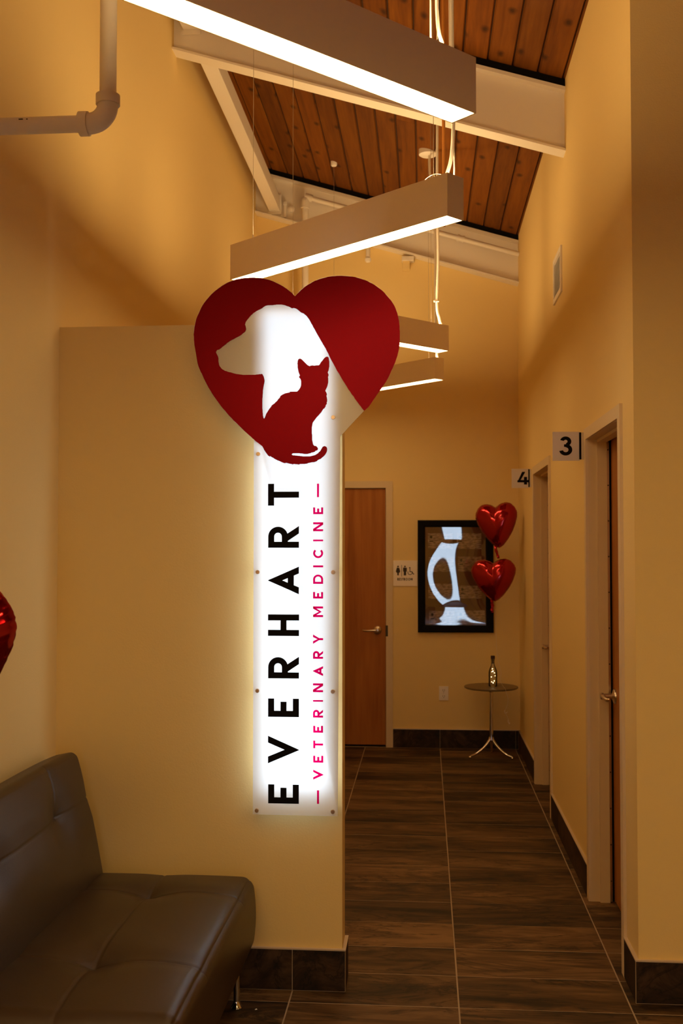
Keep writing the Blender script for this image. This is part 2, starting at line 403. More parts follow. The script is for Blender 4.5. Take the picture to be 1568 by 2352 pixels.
# partition that carries the sign (free top, 2.48 m)
b = MB(); b.box((XL, YP, 0), (-0.309, YP + 0.125, 2.484), 'wall'); struct(b.build('wall_partition'))
ZT = deck_z(XR)
D3 = (4.215, 5.040, 2.143); D4 = (6.570, 7.465, 2.143)
b = MB()
for y0, y1, z0, z1 in [(YPL, D3[0], 0, ZT), (D3[0], D3[1], D3[2], ZT), (D3[1], D4[0], 0, ZT), (D4[0], D4[1], D4[2], ZT), (D4[1], YF, 0, ZT)]:
    b.prism([(XR, z0), (XR + 0.16, z0), (XR + 0.16, z1 - 0.16 * SLOPE if z1 == ZT else z1), (XR, z1)], 'Y', y0, y1, 'wall')
struct(b.build('wall_right'))
b = MB(); b.prism([(XR + 0.16, 0), (4.42, 0), (4.42, deck_z(4.42)), (XR + 0.16, deck_z(XR + 0.16))], 'Y', YPL, YPL + 0.16, 'wall'); struct(b.build('wall_front_right'))
# end wall of the corridor, door opening on the left
FD = (-1.235, -0.318, 2.128)
b = MB()
for x0, x1, z0 in [(XL, FD[0], 0), (FD[0], FD[1], FD[2]), (FD[1], 4.42, 0)]:
    b.prism([(x0, z0), (x1, z0), (x1, deck_z(x1)), (x0, deck_z(x0))], 'Y', YF, YF + 0.15, 'wall')
b.box((XL, YF + 0.155, -0.1), (-0.1, YF + 0.20, 2.4), 'wall')  # slab added behind the far door to stop sky light leaking under it
struct(b.build('wall_end'))
# waiting room behind the camera
WIN = [(0.33, 0.77, 0.04, 2.25)]
b = MB()
for x0, x1, z0, z1 in [(XL - .15, WIN[0][0], 0, 0), (WIN[0][1], 4.57, 0, 0), (WIN[0][0], WIN[0][1], WIN[0][3], 0)]:
    b.prism([(x0, z0), (x1, z0), (x1, deck_z(x1)), (x0, deck_z(x0))], 'Y', -4.65, -4.5, 'wall')
b.box((WIN[0][0], -4.65, 0), (WIN[0][1], -4.5, WIN[0][2]), 'wall')
struct(b.build('wall_rear'))
b = MB(); b.box((4.42, -4.65, -0.1), (4.57, YF + 0.15, deck_z(4.42)), 'wall'); struct(b.build('wall_lobby_right'))
# shop window in the rear wall: frame, mullions, panes
wn = struct_empty('window_1', (0.55, -4.575, 0.06))
x0, x1, z0, z1 = WIN[0]
f = MB(); t = 0.05
f.box((x0, -4.62, z0), (x0 + t, -4.53, z1), 'black'); f.box((x1 - t, -4.62, z0), (x1, -4.53, z1), 'black')
f.box((x0 + t, -4.62, z0), (x1 - t, -4.53, z0 + t), 'black'); f.box((x0 + t, -4.62, z1 - t), (x1 - t, -4.53, z1), 'black')
f.build('window_frame', wn)
for a, c in [(x0 + t, x1 - t)]:
    MB().box((a, -4.580, z0 + t), (c, -4.574, z1 - t), 'pane').build('pane', wn)

# ---- ceiling: roof board with one object per pine plank
th = math.atan(SLOPE)
def roof_board(name, xa, xb):
    rb = MB(); rb.prism([(xa, deck_z(xa) + 0.02), (xb, deck_z(xb) + 0.02), (xb, deck_z(xb) + 0.14), (xa, deck_z(xa) + 0.14)], 'Y', -4.65, YF + 0.15, 'nap')
    return struct(rb.build(name))
ceiling = roof_board('ceiling', XL - .15, 1.0); ceiling_lobby = roof_board('ceiling_lobby', 1.0, 4.57)
PW = 0.1345
x = -1.40; k = 0
while x < 4.4:
    xa, xb = x, min(x + PW, 4.42); yend = YF if xa < XR - .003 else YPL
    cut = random.uniform(-2.5, 1.5) if k % 3 else 1e9
    if xa < XR - 0.02 and k % 4 == 1: cut = random.choice([4.4, 6.9, 7.4])
    ys = [-4.5, cut, yend] if cut < yend else [-4.5, yend]
    for ya, yb in zip(ys[:-1], ys[1:]):
        g, d, c = 0.0025, 0.007, 0.012
        za, zb = deck_z(xa), deck_z(xb)
        sl = lambda xx: deck_z(xx)
        pr = [(xa + g, sl(xa + g) + 0.02), (xa + g, sl(xa + g) + c), (xa + g + d, sl(xa + g + d)), (xb - g - d, sl(xb - g - d)), (xb - g, sl(xb - g) + c), (xb - g, sl(xb - g) + 0.02)]
        b = MB(); b.prism(pr, 'Y', ya + 0.001, yb - 0.001, 'deck')
        b.build('plank', ceiling if xa < 1.0 else ceiling_lobby, loc=((xa + xb) / 2, (ya + yb) / 2, (za + zb) / 2))
    x += PW; k += 1

# ---- baseboards of slate tile with a metal edge strip
def baseboard(name, segs, caps):
    e = struct_empty(name, segs[0][0] + (0,))
    for (p, q), cuts, nrm in [((s[0], s[1]), s[2], s[3]) for s in segs]:
        # p->q along the wall face, nrm = direction out of the wall
        L_ = (Vector(q) - Vector(p)).length; d = (Vector(q) - Vector(p)) / L_
        cs = [0] + [c for c in cuts if 0.01 < c < L_ - 0.01] + [L_]
        n = Vector(nrm)
        for a, c in zip(cs[:-1], cs[1:]):
            A = Vector(p) + d * (a + 0.0015); B = Vector(p) + d * (c - 0.0015)
            C_ = B + n * 0.012
            b = MB(); b.bbox((A.x, A.y, 0.0035), (C_.x, C_.y, 0.150), 0.001, 'bbtile')
            m = (A + B) / 2; b.build('tile', e, loc=(m.x, m.y, 0.075))
        A = Vector(p); C_ = Vector(q) + n * 0.0095
        MB().box((A.x, A.y, 0.0008), (C_.x, C_.y, 0.1505), 'grout').build('grout_bed', e)
    for c in caps:
        MB().box(c[0], c[1], 'trim').build('edge_strip', e)
    return e
gx = [TX0 + i * TW for i in range(-4, 6)]
def cutsx(p): return sorted(abs(g - p) for g in gx)
baseboard('baseboard_partition', [((XL, YP), (-0.297, YP), sorted(g - XL for g in gx if g > XL), (0, -1)),
          ((-0.309, YP), (-0.309, YP + 0.137), [], (1, 0))],
          [((XL, YP - 0.0135, 0.1505), (-0.2955, YP, 0.1555)), ((-0.309, YP, 0.1505), (-0.2955, YP + 0.137, 0.1555))])
baseboard('baseboard_front_right', [((0.750, YPL), (4.42, YPL), sorted(g - 0.750 + 0.0 for g in [1.36, 1.97, 2.58, 3.19, 3.80]), (0, -1)),
          ((XR, YPL), (XR, 4.163), [], (-1, 0))],
          [((0.7485, YPL - 0.0135, 0.1505), (4.42, YPL, 0.1555)), ((0.7485, YPL, 0.1505), (XR, 4.163, 0.1555))])
baseboard('baseboard_right', [((XR, 5.093), (XR, 6.517), [0.47, 1.08], (-1, 0)), ((XR, 7.518), (XR, YF - 0.012), [0.61], (-1, 0))],
          [((0.7485, 5.093, 0.1505), (XR, 6.517, 0.1555)), ((0.7485, 7.518, 0.1505), (XR, YF, 0.1555))])
baseboard('baseboard_end', [((-0.266, YF), (0.750, YF), sorted(g + 0.266 for g in gx if g > -0.266), (0, -1))],
          [((-0.266, YF - 0.0135, 0.1505), (0.7485, YF, 0.1555))])
baseboard('baseboard_left', [((XL, -4.5), (XL, YP - 0.012), [0.61 * i for i in range(1, 14)], (1, 0)), ((XL, YP + 0.125), (XL, YF), [0.61 * i for i in range(1, 8)], (1, 0))],
          [((XL, -4.5, 0.1505), (XL + 0.0135, YP - 0.0135, 0.1555))])

# ---- doors
def lever(parent, p, out, along, mat='steel'):
    """lever handle: p = centre of the rose on the leaf, out = unit vector away from leaf, along = lever direction"""
    p = Vector(p); o_ = Vector(out); a = Vector(along)
    ax = 'X' if abs(o_.x) > 0.5 else 'Y'; sg = -1 if (o_.x + o_.y) < 0 else 1
    e = MB()
    prof = [(0.034, 0), (0.034, 0.004), (0.031, 0.009), (0.020, 0.012), (0.013, 0.016), (0.012, 0.052), (0.016, 0.054), (0.016, 0.064), (0.012, 0.068), (0.0001, 0.069)]
    e.lathe([(r, h * sg) for r, h in prof], p, mat, 28, ax)
    pts = [p + o_ * 0.056, p + o_ * 0.058 + a * 0.03, p + o_ * 0.058 + a * 0.075 - Vector((0, 0, 0.003)), p + o_ * 0.055 + a * 0.108 - Vector((0, 0, 0.002)), p + o_ * 0.045 + a * 0.118]
    e.tube(pts, [0.011, 0.0095, 0.0085, 0.0085, 0.007], mat, 12)
    return e.build('door_handle', parent, recalc=True)

dr = struct_empty('door_1', (-0.777, YF, 0))
f = MB(); fy0, fy1 = YF - 0.012, YF + 0.15
for a, c in [((-1.287, fy0, 0), (FD[0], YF + 0.0, FD[2] + 0.052)), ((FD[1], fy0, 0), (-0.266, YF + 0.0, FD[2] + 0.052)), ((FD[0], fy0, FD[2]), (FD[1], YF, FD[2] + 0.052)),
             ((FD[0], fy0, 0), (FD[0] + 0.004, fy1, FD[2])), ((FD[1] - 0.004, fy0, 0), (FD[1], fy1, FD[2])), ((FD[0] + 0.004, fy0, FD[2] - 0.004), (FD[1] - 0.004, fy1, FD[2])),
             ((FD[0] + 0.004, YF + 0.062, 0), (FD[0] + 0.018, fy1, FD[2] - 0.004)), ((FD[1] - 0.018, YF + 0.062, 0), (FD[1] - 0.004, fy1, FD[2] - 0.004)), ((FD[0] + 0.018, YF + 0.062, FD[2] - 0.018), (FD[1] - 0.018, fy1, FD[2] - 0.004))]:
    f.box(a, c, 'frame')
f.build('door_frame', dr)
lf = MB().bbox((FD[0] + 0.007, YF + 0.010, 0.018), (FD[1] - 0.007, YF + 0.055, FD[2] - 0.008), 0.0015, 'leaf').build('door_leaf', dr)
lever(dr, (-0.392, YF + 0.010, 0.955), (0, -1, 0), (-1, 0, 0))
MB().box((FD[1] - 0.0065, YF - 0.013, 0.905), (FD[1] + 0.012, YF + 0.004, 0.995), 'slot').build('strike_plate', dr)
MB().box((FD[0] + 0.01, YF + 0.06, 0.001), (FD[1] - 0.01, YF + 0.15, 0.017), 'black').build('threshold', dr)

def side_door(name, y0, y1, zt):
    d = struct_empty(name, (XR, (y0 + y1) / 2, 0)); f = MB(); xf = 0.750
    t = 0.052
    f.box((xf, y0 - t, 0), (XR, y0, zt + t), 'frame'); f.box((xf, y1, 0), (XR, y1 + t, zt + t), 'frame'); f.box((xf, y0, zt), (XR, y1, zt + t), 'frame')
    # returns and the raised stop
    f.box((XR, y0 - 0.0, 0), (XR + 0.16, y0 + 0.002, zt), 'frame'); f.box((XR, y1 - 0.002, 0), (XR + 0.16, y1, zt), 'frame'); f.box((XR, y0 + 0.002, zt - 0.002), (XR + 0.16, y1 - 0.002, zt), 'frame')
    s0, s1, sd = 0.802, 0.846, 0.016
    f.box((s0, y0 + 0.002, 0), (s1, y0 + sd, zt - sd), 'frame'); f.box((s0, y1 - sd, 0), (s1, y1 - 0.002, zt - sd), 'frame'); f.box((s0, y0 + 0.002, zt - sd), (s1, y1 - 0.002, zt - 0.002), 'frame')
    f.build('door_frame', d)
    g = MB(); g.box((s1, y1 - sd, 0.005), (s1 + 0.010, y1 - 0.002, zt - sd), 'steel')
    g.build('weather_seal', d)
    MB().box((s1 + 0.010, y1 - 0.014, 0.005), (0.8655, y1 - 0.002, zt - 0.006), 'black').build('gap_shade_strip', d)  # black strip standing in for the shade between seal and leaf
    sc_ = MB()
    z = 0.10
    while z < zt - 0.05:
        sc_.lathe([(0.0035, 0), (0.0035, -0.0015), (0.0001, -0.0025)], (s1 + 0.005, y1 - sd, z), 'slot', 8, 'Y'); z += 0.166
    sc_.build('seal_screws', d)['kind'] = 'stuff'
    lf = MB().bbox((0.866, y0 + 0.004, 0.012), (0.908, y1 - 0.004, zt - 0.005), 0.0015, 'leaf').build('door_leaf', d)
    lever(d, (0.866, y1 - 0.075, 0.955), (-1, 0, 0), (0, -1, 0))
    return d
side_door('door_2', *D3); side_door('door_3', *D4)

# ================================================================== STEEL BEAMS
def ibeam(label, y0, y1, xa, xb, with_back):
    e = thing('ceiling_beam', label, 'beam', ((xa + xb) / 2, (y0 + y1) / 2, 4.1), 'white steel roof beams')
    zb = lambda x_: 3.775 + SLOPE * (XR - x_)
    Hh = 0.352; tf = 0.013
    def band(o0, o1, ya, yb, name, mat='white'):
        b = MB(); b.prism([(xa, zb(xa) + o0), (xb, zb(xb) + o0), (xb, zb(xb) + o1), (xa, zb(xa) + o1)], 'Y', ya, yb, mat); b.build(name, e)
    ym = (y0 + y1) / 2
    band(0, tf, y0, y1, 'bottom_flange'); band(Hh - tf - 0.008, Hh, y0, y1, 'top_flange'); band(tf, Hh - tf - 0.008, ym - 0.006, ym + 0.006, 'web')
    band(Hh, Hh + 0.046, y0 + 0.012, y1 - 0.002, 'nailer', 'black')
    return e
b1 = ibeam('white steel I-beam crossing the wooden ceiling in front', 5.735, 5.840, XL, XR, True)
b2 = ibeam('white steel I-beam set against the end wall above the pipes', 8.625, 8.735, XL, XR, False)

def purlin(label, xa, xb, z0, z1, ya, yb, plate):
    e = thing('roof_brace', label, 'brace', ((xa + xb) / 2, ya, z0), 'white roof braces')
    MB().bbox((xa, ya, z0), (xb, yb, z1), 0.004, 'white').build('bar', e)
    MB().box((xa - 0.012, plate, z0 - 0.025), (xb + 0.012, plate + 0.008, z1 + 0.02), 'white').build('end_plate', e)
    return e
purlin('white square brace running back between the two ceiling beams', -1.285, -1.195, 4.425, 4.545, 5.795, 8.66, 8.66)
purlin('short stub of white brace meeting near beam behind the lit fixture', -1.345, -1.258, 4.535, 4.655, -4.4, 5.770, 5.771)

# ================================================================== PENDANT FIXTURES
ZB, HF, WF, LF = 2.785, 0.150, 0.087, 1.22
def pendant(label, c0, d, wdir, cords, group='linear pendant fixtures in a zigzag', canopies=()):
    """c0: near corner of the right end at floor-plan level; d: direction along the body; wdir: across the body"""
    c0 = Vector((*c0, 0)); d = Vector((*d, 0)).normalized(); wv = Vector((*wdir, 0)).normalized()
    mid = c0 + d * LF / 2 + wv * WF / 2
    e = thing('pendant_light', label, 'light fixture', (mid.x, mid.y, ZB), group)
    def bx(a0, a1, w0, w1, z0, z1, mat, name, bev=0):
        b = MB()
        b.bbox((a0, w0, z0), (a1, w1, z1), bev, mat) if bev else b.box((a0, w0, z0), (a1, w1, z1), mat)
        o = b.build(name)
        mt = Matrix(((d.x, wv.x, 0, c0.x - mid.x), (d.y, wv.y, 0, c0.y - mid.y), (0, 0, 1, -ZB), (0, 0, 0, 1)))
        o.data.transform(mt)
        if mt.to_3x3().determinant() < 0: o.data.flip_normals()
        o.parent = e; return o
    t = 0.0035
    hb = MB()
    for a in [((0, 0, ZB), (LF, t, ZB + HF)), ((0, WF - t, ZB), (LF, WF, ZB + HF)), ((t * 0, t, ZB), (t, WF - t, ZB + HF)), ((LF - t, t, ZB), (LF, WF - t, ZB + HF)),
              ((t, t, ZB + 0.06), (LF - t, WF - t, ZB + 0.09))]:
        hb.box(a[0], a[1], 'lampbody')
    o = hb.build('housing'); mt = Matrix(((d.x, wv.x, 0, c0.x - mid.x), (d.y, wv.y, 0, c0.y - mid.y), (0, 0, 1, -ZB), (0, 0, 0, 1)))
    o.data.transform(mt); o.parent = e
    if mt.to_3x3().determinant() < 0: o.data.flip_normals()
    cap = bx(-0.0015, 0.0, 0.0, WF, ZB, ZB + HF, 'lampbody', 'end_cap'); cap2 = bx(LF, LF + 0.0015, 0, WF, ZB, ZB + HF, 'lampbody', 'end_cap')
    bx(t, LF - t, t, WF - t, ZB + 0.001, ZB + 0.004, 'lens', 'lens')
    u0, u1, e0, zt0, hh = 0.008, WF - 0.008, 0.014, ZB + HF - 0.0055, 0.0050   # shallow domed diffuser along the top slot
    tb_ = MB(); A = [(e0, u0, zt0), (LF - e0, u0, zt0), (LF - e0, u1, zt0), (e0, u1, zt0), (e0 + .02, u0 + .014, zt0 + hh), (LF - e0 - .02, u0 + .014, zt0 + hh), (LF - e0 - .02, u1 - .014, zt0 + hh), (e0 + .02, u1 - .014, zt0 + hh)]
    tb_.add(A, [(3, 2, 1, 0), (4, 5, 6, 7), (0, 1, 5, 4), (1, 2, 6, 5), (2, 3, 7, 6), (3, 0, 4, 7)], 'uplens')
    o = tb_.build('top_lens'); o.data.transform(mt); o.parent = e
    if mt.to_3x3().determinant() < 0: o.data.flip_normals()
    for k, s in enumerate((0.10, LF - 0.10)):
        p = c0 + d * s + wv * WF / 2; zt = deck_z(p.x)
        MB().tube([(p.x, p.y, ZB + HF - 0.002), (p.x, p.y, zt)], 0.0012, 'wire', 6).build('suspension_wire', e)
        MB().lathe([(0.005, 0), (0.005, 0.02), (0.003, 0.034), (0.0001, 0.035)], (p.x, p.y, ZB + HF - 0.003), 'steel', 12).build('wire_gripper', e)
        big = k in canopies
        r = 0.065 if big else 0.024
        cn = MB().lathe([(0.0001, -0.028), (r * 0.8, -0.026), (r, -0.018), (r, 0.02)], (p.x, p.y, zt - (0.004 if not big else 0.0)), 'plastic', 28)
        cn.build('ceiling_canopy', e)
    for pts, rad, mat, name in cords:
        MB().tube(pts, rad, mat, 8).build(name, e)
    return e
def curve(pts, n=8):
    P = [Vector(p) for p in pts]; P = [2 * P[0] - P[1]] + P + [2 * P[-1] - P[-2]]; out = []
    for i in range(1, len(P) - 2):
        for k in range(n):
            t = k / n; a, b, c, d = P[i - 1:i + 3]
            out.append(.5 * ((2 * b) + (-a + c) * t + (2 * a - 5 * b + 4 * c - d) * t * t + (-a + 3 * b - 3 * c + d) * t ** 3))
    out.append(P[-2]); return out
q = math.sqrt(0.5); ZTOP = ZB + HF
# fixture 1, nearest, right end far
P1 = Vector((0.1363, 2.788))
e1 = pendant('nearest linear pendant, lit underside crossing the top of the picture', P1, (-q, -q), (-q, q), [
    (curve([(0.060, 2.772, ZTOP - 0.004), (0.048, 2.765, ZTOP + 0.03), (0.036, 2.757, ZTOP + 0.09), (0.034, 2.756, ZTOP + 0.3), (0.036, 2.757, deck_z(0.04))]), 0.0048, 'cable', 'power_cord'),
    (curve([(0.018, 2.74, ZTOP - 0.004), (0.018, 2.742, ZTOP + 0.15), (0.020, 2.744, ZTOP + 0.5), (0.020, 2.744, deck_z(0.02))]), 0.0022, 'cable', 'sensor_cord')], canopies=(0,))
a42 = R(41.9)
P2 = Vector((0.0785, 3.650))
e2 = pendant('second linear pendant, whose left end meets the top of the red heart', P2, (-math.cos(a42), math.sin(a42)), (math.sin(a42), math.cos(a42)), [
    (curve([(0.070, 3.72, ZTOP - 0.004), (0.082, 3.735, ZTOP + 0.03), (0.098, 3.74, ZTOP + 0.10), (0.104, 3.742, ZTOP + 0.25), (0.100, 3.742, ZTOP + 0.6), (0.100, 3.742, deck_z(0.1))]), 0.0065, 'cable', 'power_cord'),
    (curve([(0.104, 3.75, ZTOP - 0.004), (0.106, 3.75, ZTOP + 0.1), (0.092, 3.748, ZTOP + 0.5), (0.092, 3.748, deck_z(0.09))]), 0.003, 'cable', 'sensor_cord'),
    (curve([(-0.02, 3.80, ZTOP - 0.003), (0.005, 3.775, ZTOP + 0.022), (0.04, 3.74, ZTOP + 0.028), (0.075, 3.72, ZTOP + 0.012), (0.09, 3.72, ZTOP - 0.003)], 6), 0.001, 'wire', 'wire_loop')], canopies=(0,))
P3 = Vector((0.140, 6.205))
e3 = pendant('third linear pendant, upper one of two seen right of the heart', P3, (-q, -q), (-q, q), [
    (curve([(0.095, 6.19, ZTOP - 0.004), (0.085, 6.185, ZTOP + 0.04), (0.072, 6.18, ZTOP + 0.12), (0.080, 6.18, ZTOP + 0.4), (0.075, 6.18, ZTOP + 0.8), (0.08, 6.18, deck_z(0.08))]), 0.008, 'cable', 'power_cord')], canopies=(0,))
P4 = Vector((0.068, 7.235))
e4 = pendant('farthest linear pendant, lowest in the picture just right of the heart', P4, (-q, q), (q, q), [
    (curve([(0.085, 7.30, ZTOP - 0.004), (0.075, 7.30, ZTOP + 0.3), (0.072, 7.30, ZTOP + 0.9), (0.04, 7.31, deck_z(0.05) - 0.15), (0.035, 7.33, deck_z(0.04) - 0.02)]), 0.008, 'cable', 'power_cord')], canopies=(0,))
# the same zigzag goes on over the waiting room behind the camera
pendant('linear pendant over the waiting room, out of the picture, ahead of nearest one', (0.0785, 0.230), (-q, q), (q, q), [])
pendant('linear pendant at the back of the waiting room, out of the picture', (0.140, -0.635), (-q, -q), (-q, q), [])
pendant('linear pendant by the waiting room window, out of the picture', (0.0785, -3.19), (-q, q), (q, q), [])
# unseen fill panels added behind the camera to brighten the front walls
for (x_, y_), lb_ in [((-0.95, -0.45), 'added fill panel, unseen, over the waiting room, left one'), ((1.75, 1.3), 'added fill panel, unseen, over the waiting room, right front one'), ((1.55, -1.4), 'added fill panel, unseen, over the waiting room, right back one')]:
    pl = thing('fill_panel_light', lb_, 'light fixture', (x_, y_, 2.9), 'added fill panels over the waiting room')
    MB().bbox((x_ - 0.31, y_ - 0.61, 2.905), (x_ + 0.31, y_ + 0.61, 2.95), 0.003, 'lampbody').build('housing', pl)
    MB().box((x_ - 0.29, y_ - 0.59, 2.900), (x_ + 0.29, y_ + 0.59, 2.905), 'panel').build('lens', pl)
    for sy in (-0.5, 0.5): MB().tube([(x_, y_ + sy, 2.949), (x_, y_ + sy, deck_z(x_))], 0.0015, 'wire', 6).build('suspension_wire', pl)
# cord ties on the power cords
for par, p, s in [(e1, (0.034, 2.751, ZTOP + 0.165), 1), (e2, (0.092, 3.735, ZTOP + 0.245), -1), (e3, (0.072, 6.170, ZTOP + 0.135), -1)]:
    MB().tube([(p[0] - 0.010 * 1, p[1], p[2]), (p[0] + 0.012, p[1], p[2])], 0.0032, 'plastic', 8).lathe([(0.0001, -0.006), (0.006, -0.003), (0.006, 0.003), (0.0001, 0.006)], (p[0] + 0.014 * s, p[1] - 0.004, p[2]), 'plastic', 10).build('cord_tie', par)
# brown conduit strip hanging in the near bay
c = thing('brown_conduit', 'thin orange-brown conduit hanging from ceiling behind nearest pendant', 'conduit', (0.04, 4.6, 3.2))
MB().tube([(0.085, 4.6, ZTOP + 0.10), (0.085, 4.6, deck_z(0.085))], 0.0075, 'browncord', 10).build('pipe', c)
MB().lathe([(0.0001, -0.03), (0.03, -0.028), (0.034, 0.0)], (0.085, 4.6, deck_z(0.085)), 'browncord', 20).build('ceiling_plate', c)

# ================================================================== PIPES
def elbow_run(center, r, a0, a1, plane='XZ', n=10):
    out = []
    for i in range(n + 1):
        a = a0 + (a1 - a0) * i / n
        out.append((center[0] + r * math.cos(a), center[1], center[2] + r * math.sin(a)))
    return out
Yp = 2.95
pp = thing('overhead_pipe', 'white painted pipe with an elbow, high against left wall', 'pipe', (-0.925, Yp, 2.857))
rp = 0.0240
MB().tube([(XL, Yp, 2.857), (-0.965, Yp, 2.857)], rp, 'white', 24).build('pipe', pp)
MB().tube([(-0.906, Yp, 2.915), (-0.906, Yp, deck_z(-0.906))], rp, 'white', 24).build('pipe', pp)
el = MB()
pts = [(-0.985, Yp, 2.857), (-0.960, Yp, 2.857)] + [(-0.960 + 0.054 * math.sin(a), Yp, 2.911 - 0.054 * math.cos(a)) for a in [R(t_) for t_ in range(0, 91, 9)]] + [(-0.906, Yp, 2.936)]
el.tube(pts, 0.0295, 'white', 28)
el.tube([(-0.988, Yp, 2.857), (-0.962, Yp, 2.857)], [0.0345, 0.0345], 'white', 28); el.tube([(-0.906, Yp, 2.910), (-0.906, Yp, 2.938)], [0.0345, 0.0345], 'white', 28)
el.build('elbow', pp)
MB().box((-1.16, Yp - rp - 0.0003, 2.866), (-1.148, Yp - rp + 0.003, 2.8685), 'scuff').box((-1.138, Yp - rp - 0.0003, 2.866), (-1.134, Yp - rp + 0.003, 2.868), 'scuff').build('scuff_mark', pp)

sp = thing('sprinkler_pipe', 'white sprinkler pipe running under far beam and down the end wall', 'pipe', (-0.97, 8.58, 3.0))
ys = 8.58; zl = lambda x_: 4.02 + SLOPE * (XR - x_)
MB().tube([(-0.93, ys, zl(-0.93) - 0.02), (XR, ys, zl(XR) - 0.02)], 0.0200, 'white', 18).build('branch_pipe', sp)
MB().tube([(-0.975, ys, 3.02), (-0.975, ys, 4.47)], 0.0275, 'white', 20).tube([(-0.975, ys, 3.04), (-0.975, ys + .01, 3.0), (-0.975, ys + .04, 2.97), (-0.975, YF - 0.003, 2.965)], 0.032, 'white', 20).build('riser', sp)
e_ = MB(); e_.tube([(-0.975, ys, 4.42), (-0.975, ys, 4.475)], 0.036, 'white', 20)
e_.lathe([(0.036, 0.0), (0.034, 0.018), (0.026, 0.032), (0.012, 0.040), (0.0001, 0.042)], (-0.975, ys, 4.475), 'white', 20)
e_.tube([(-0.975, ys, zl(-0.975) - 0.02), (-0.915, ys, zl(-0.915) - 0.02)], 0.030, 'white', 18); e_.build('elbow', sp)
for x_ in (0.275, 0.315): MB().tube([(x_ - 0.008, ys, zl(x_ - 0.008) - 0.02), (x_ + 0.008, ys, zl(x_ + 0.008) - 0.02)], 0.028, 'white', 16).build('coupling', sp)
MB().tube([(0.275, ys, zl(0.275) - 0.02), (0.315, ys, zl(0.315) - 0.02)], 0.0235, 'white', 16).build('coupling', sp)
sh = thing('pipe_drop', 'short white pipe stub poking down below the far beam', 'pipe', (-0.46, 8.60, 3.95))
MB().tube([(-0.46, 8.60, 3.990), (-0.46, 8.60, 4.133)], 0.018, 'white', 16).build('stub', sh)
MB().lathe([(0.0001, -0.022), (0.018, -0.018), (0.026, -0.006), (0.026, 0.012), (0.018, 0.02)], (-0.46, 8.60, 3.985), 'white', 18).build('cap', sh)
bk = thing('beam_bracket', 'small white bracket block under far beam', 'bracket', (-0.135, 8.68, 3.98))
MB().bbox((-0.185, 8.640, 3.985), (-0.085, 8.72, 4.022), 0.003, 'white').build('block', bk)
MB().bbox((-0.180, 8.655, 3.915), (-0.120, 8.72, 3.985), 0.003, 'wall').build('foot', bk)
ho = thing('junction_bolt', 'small round white fitting on far beam beside brace end', 'fitting', (-1.10, 8.62, 4.44))
MB().lathe([(0.026, 0), (0.026, -0.018), (0.016, -0.024), (0.0001, -0.024)], (-1.10, 8.672, 4.44), 'white', 18, 'Y').build('disc', ho)
MB().box((-1.165, 8.640, 4.475), (-1.135, 8.672, 4.50), 'white').box((-1.160, 8.650, 4.37), (-1.140, 8.672, 4.475), 'white').build('bracket', ho)

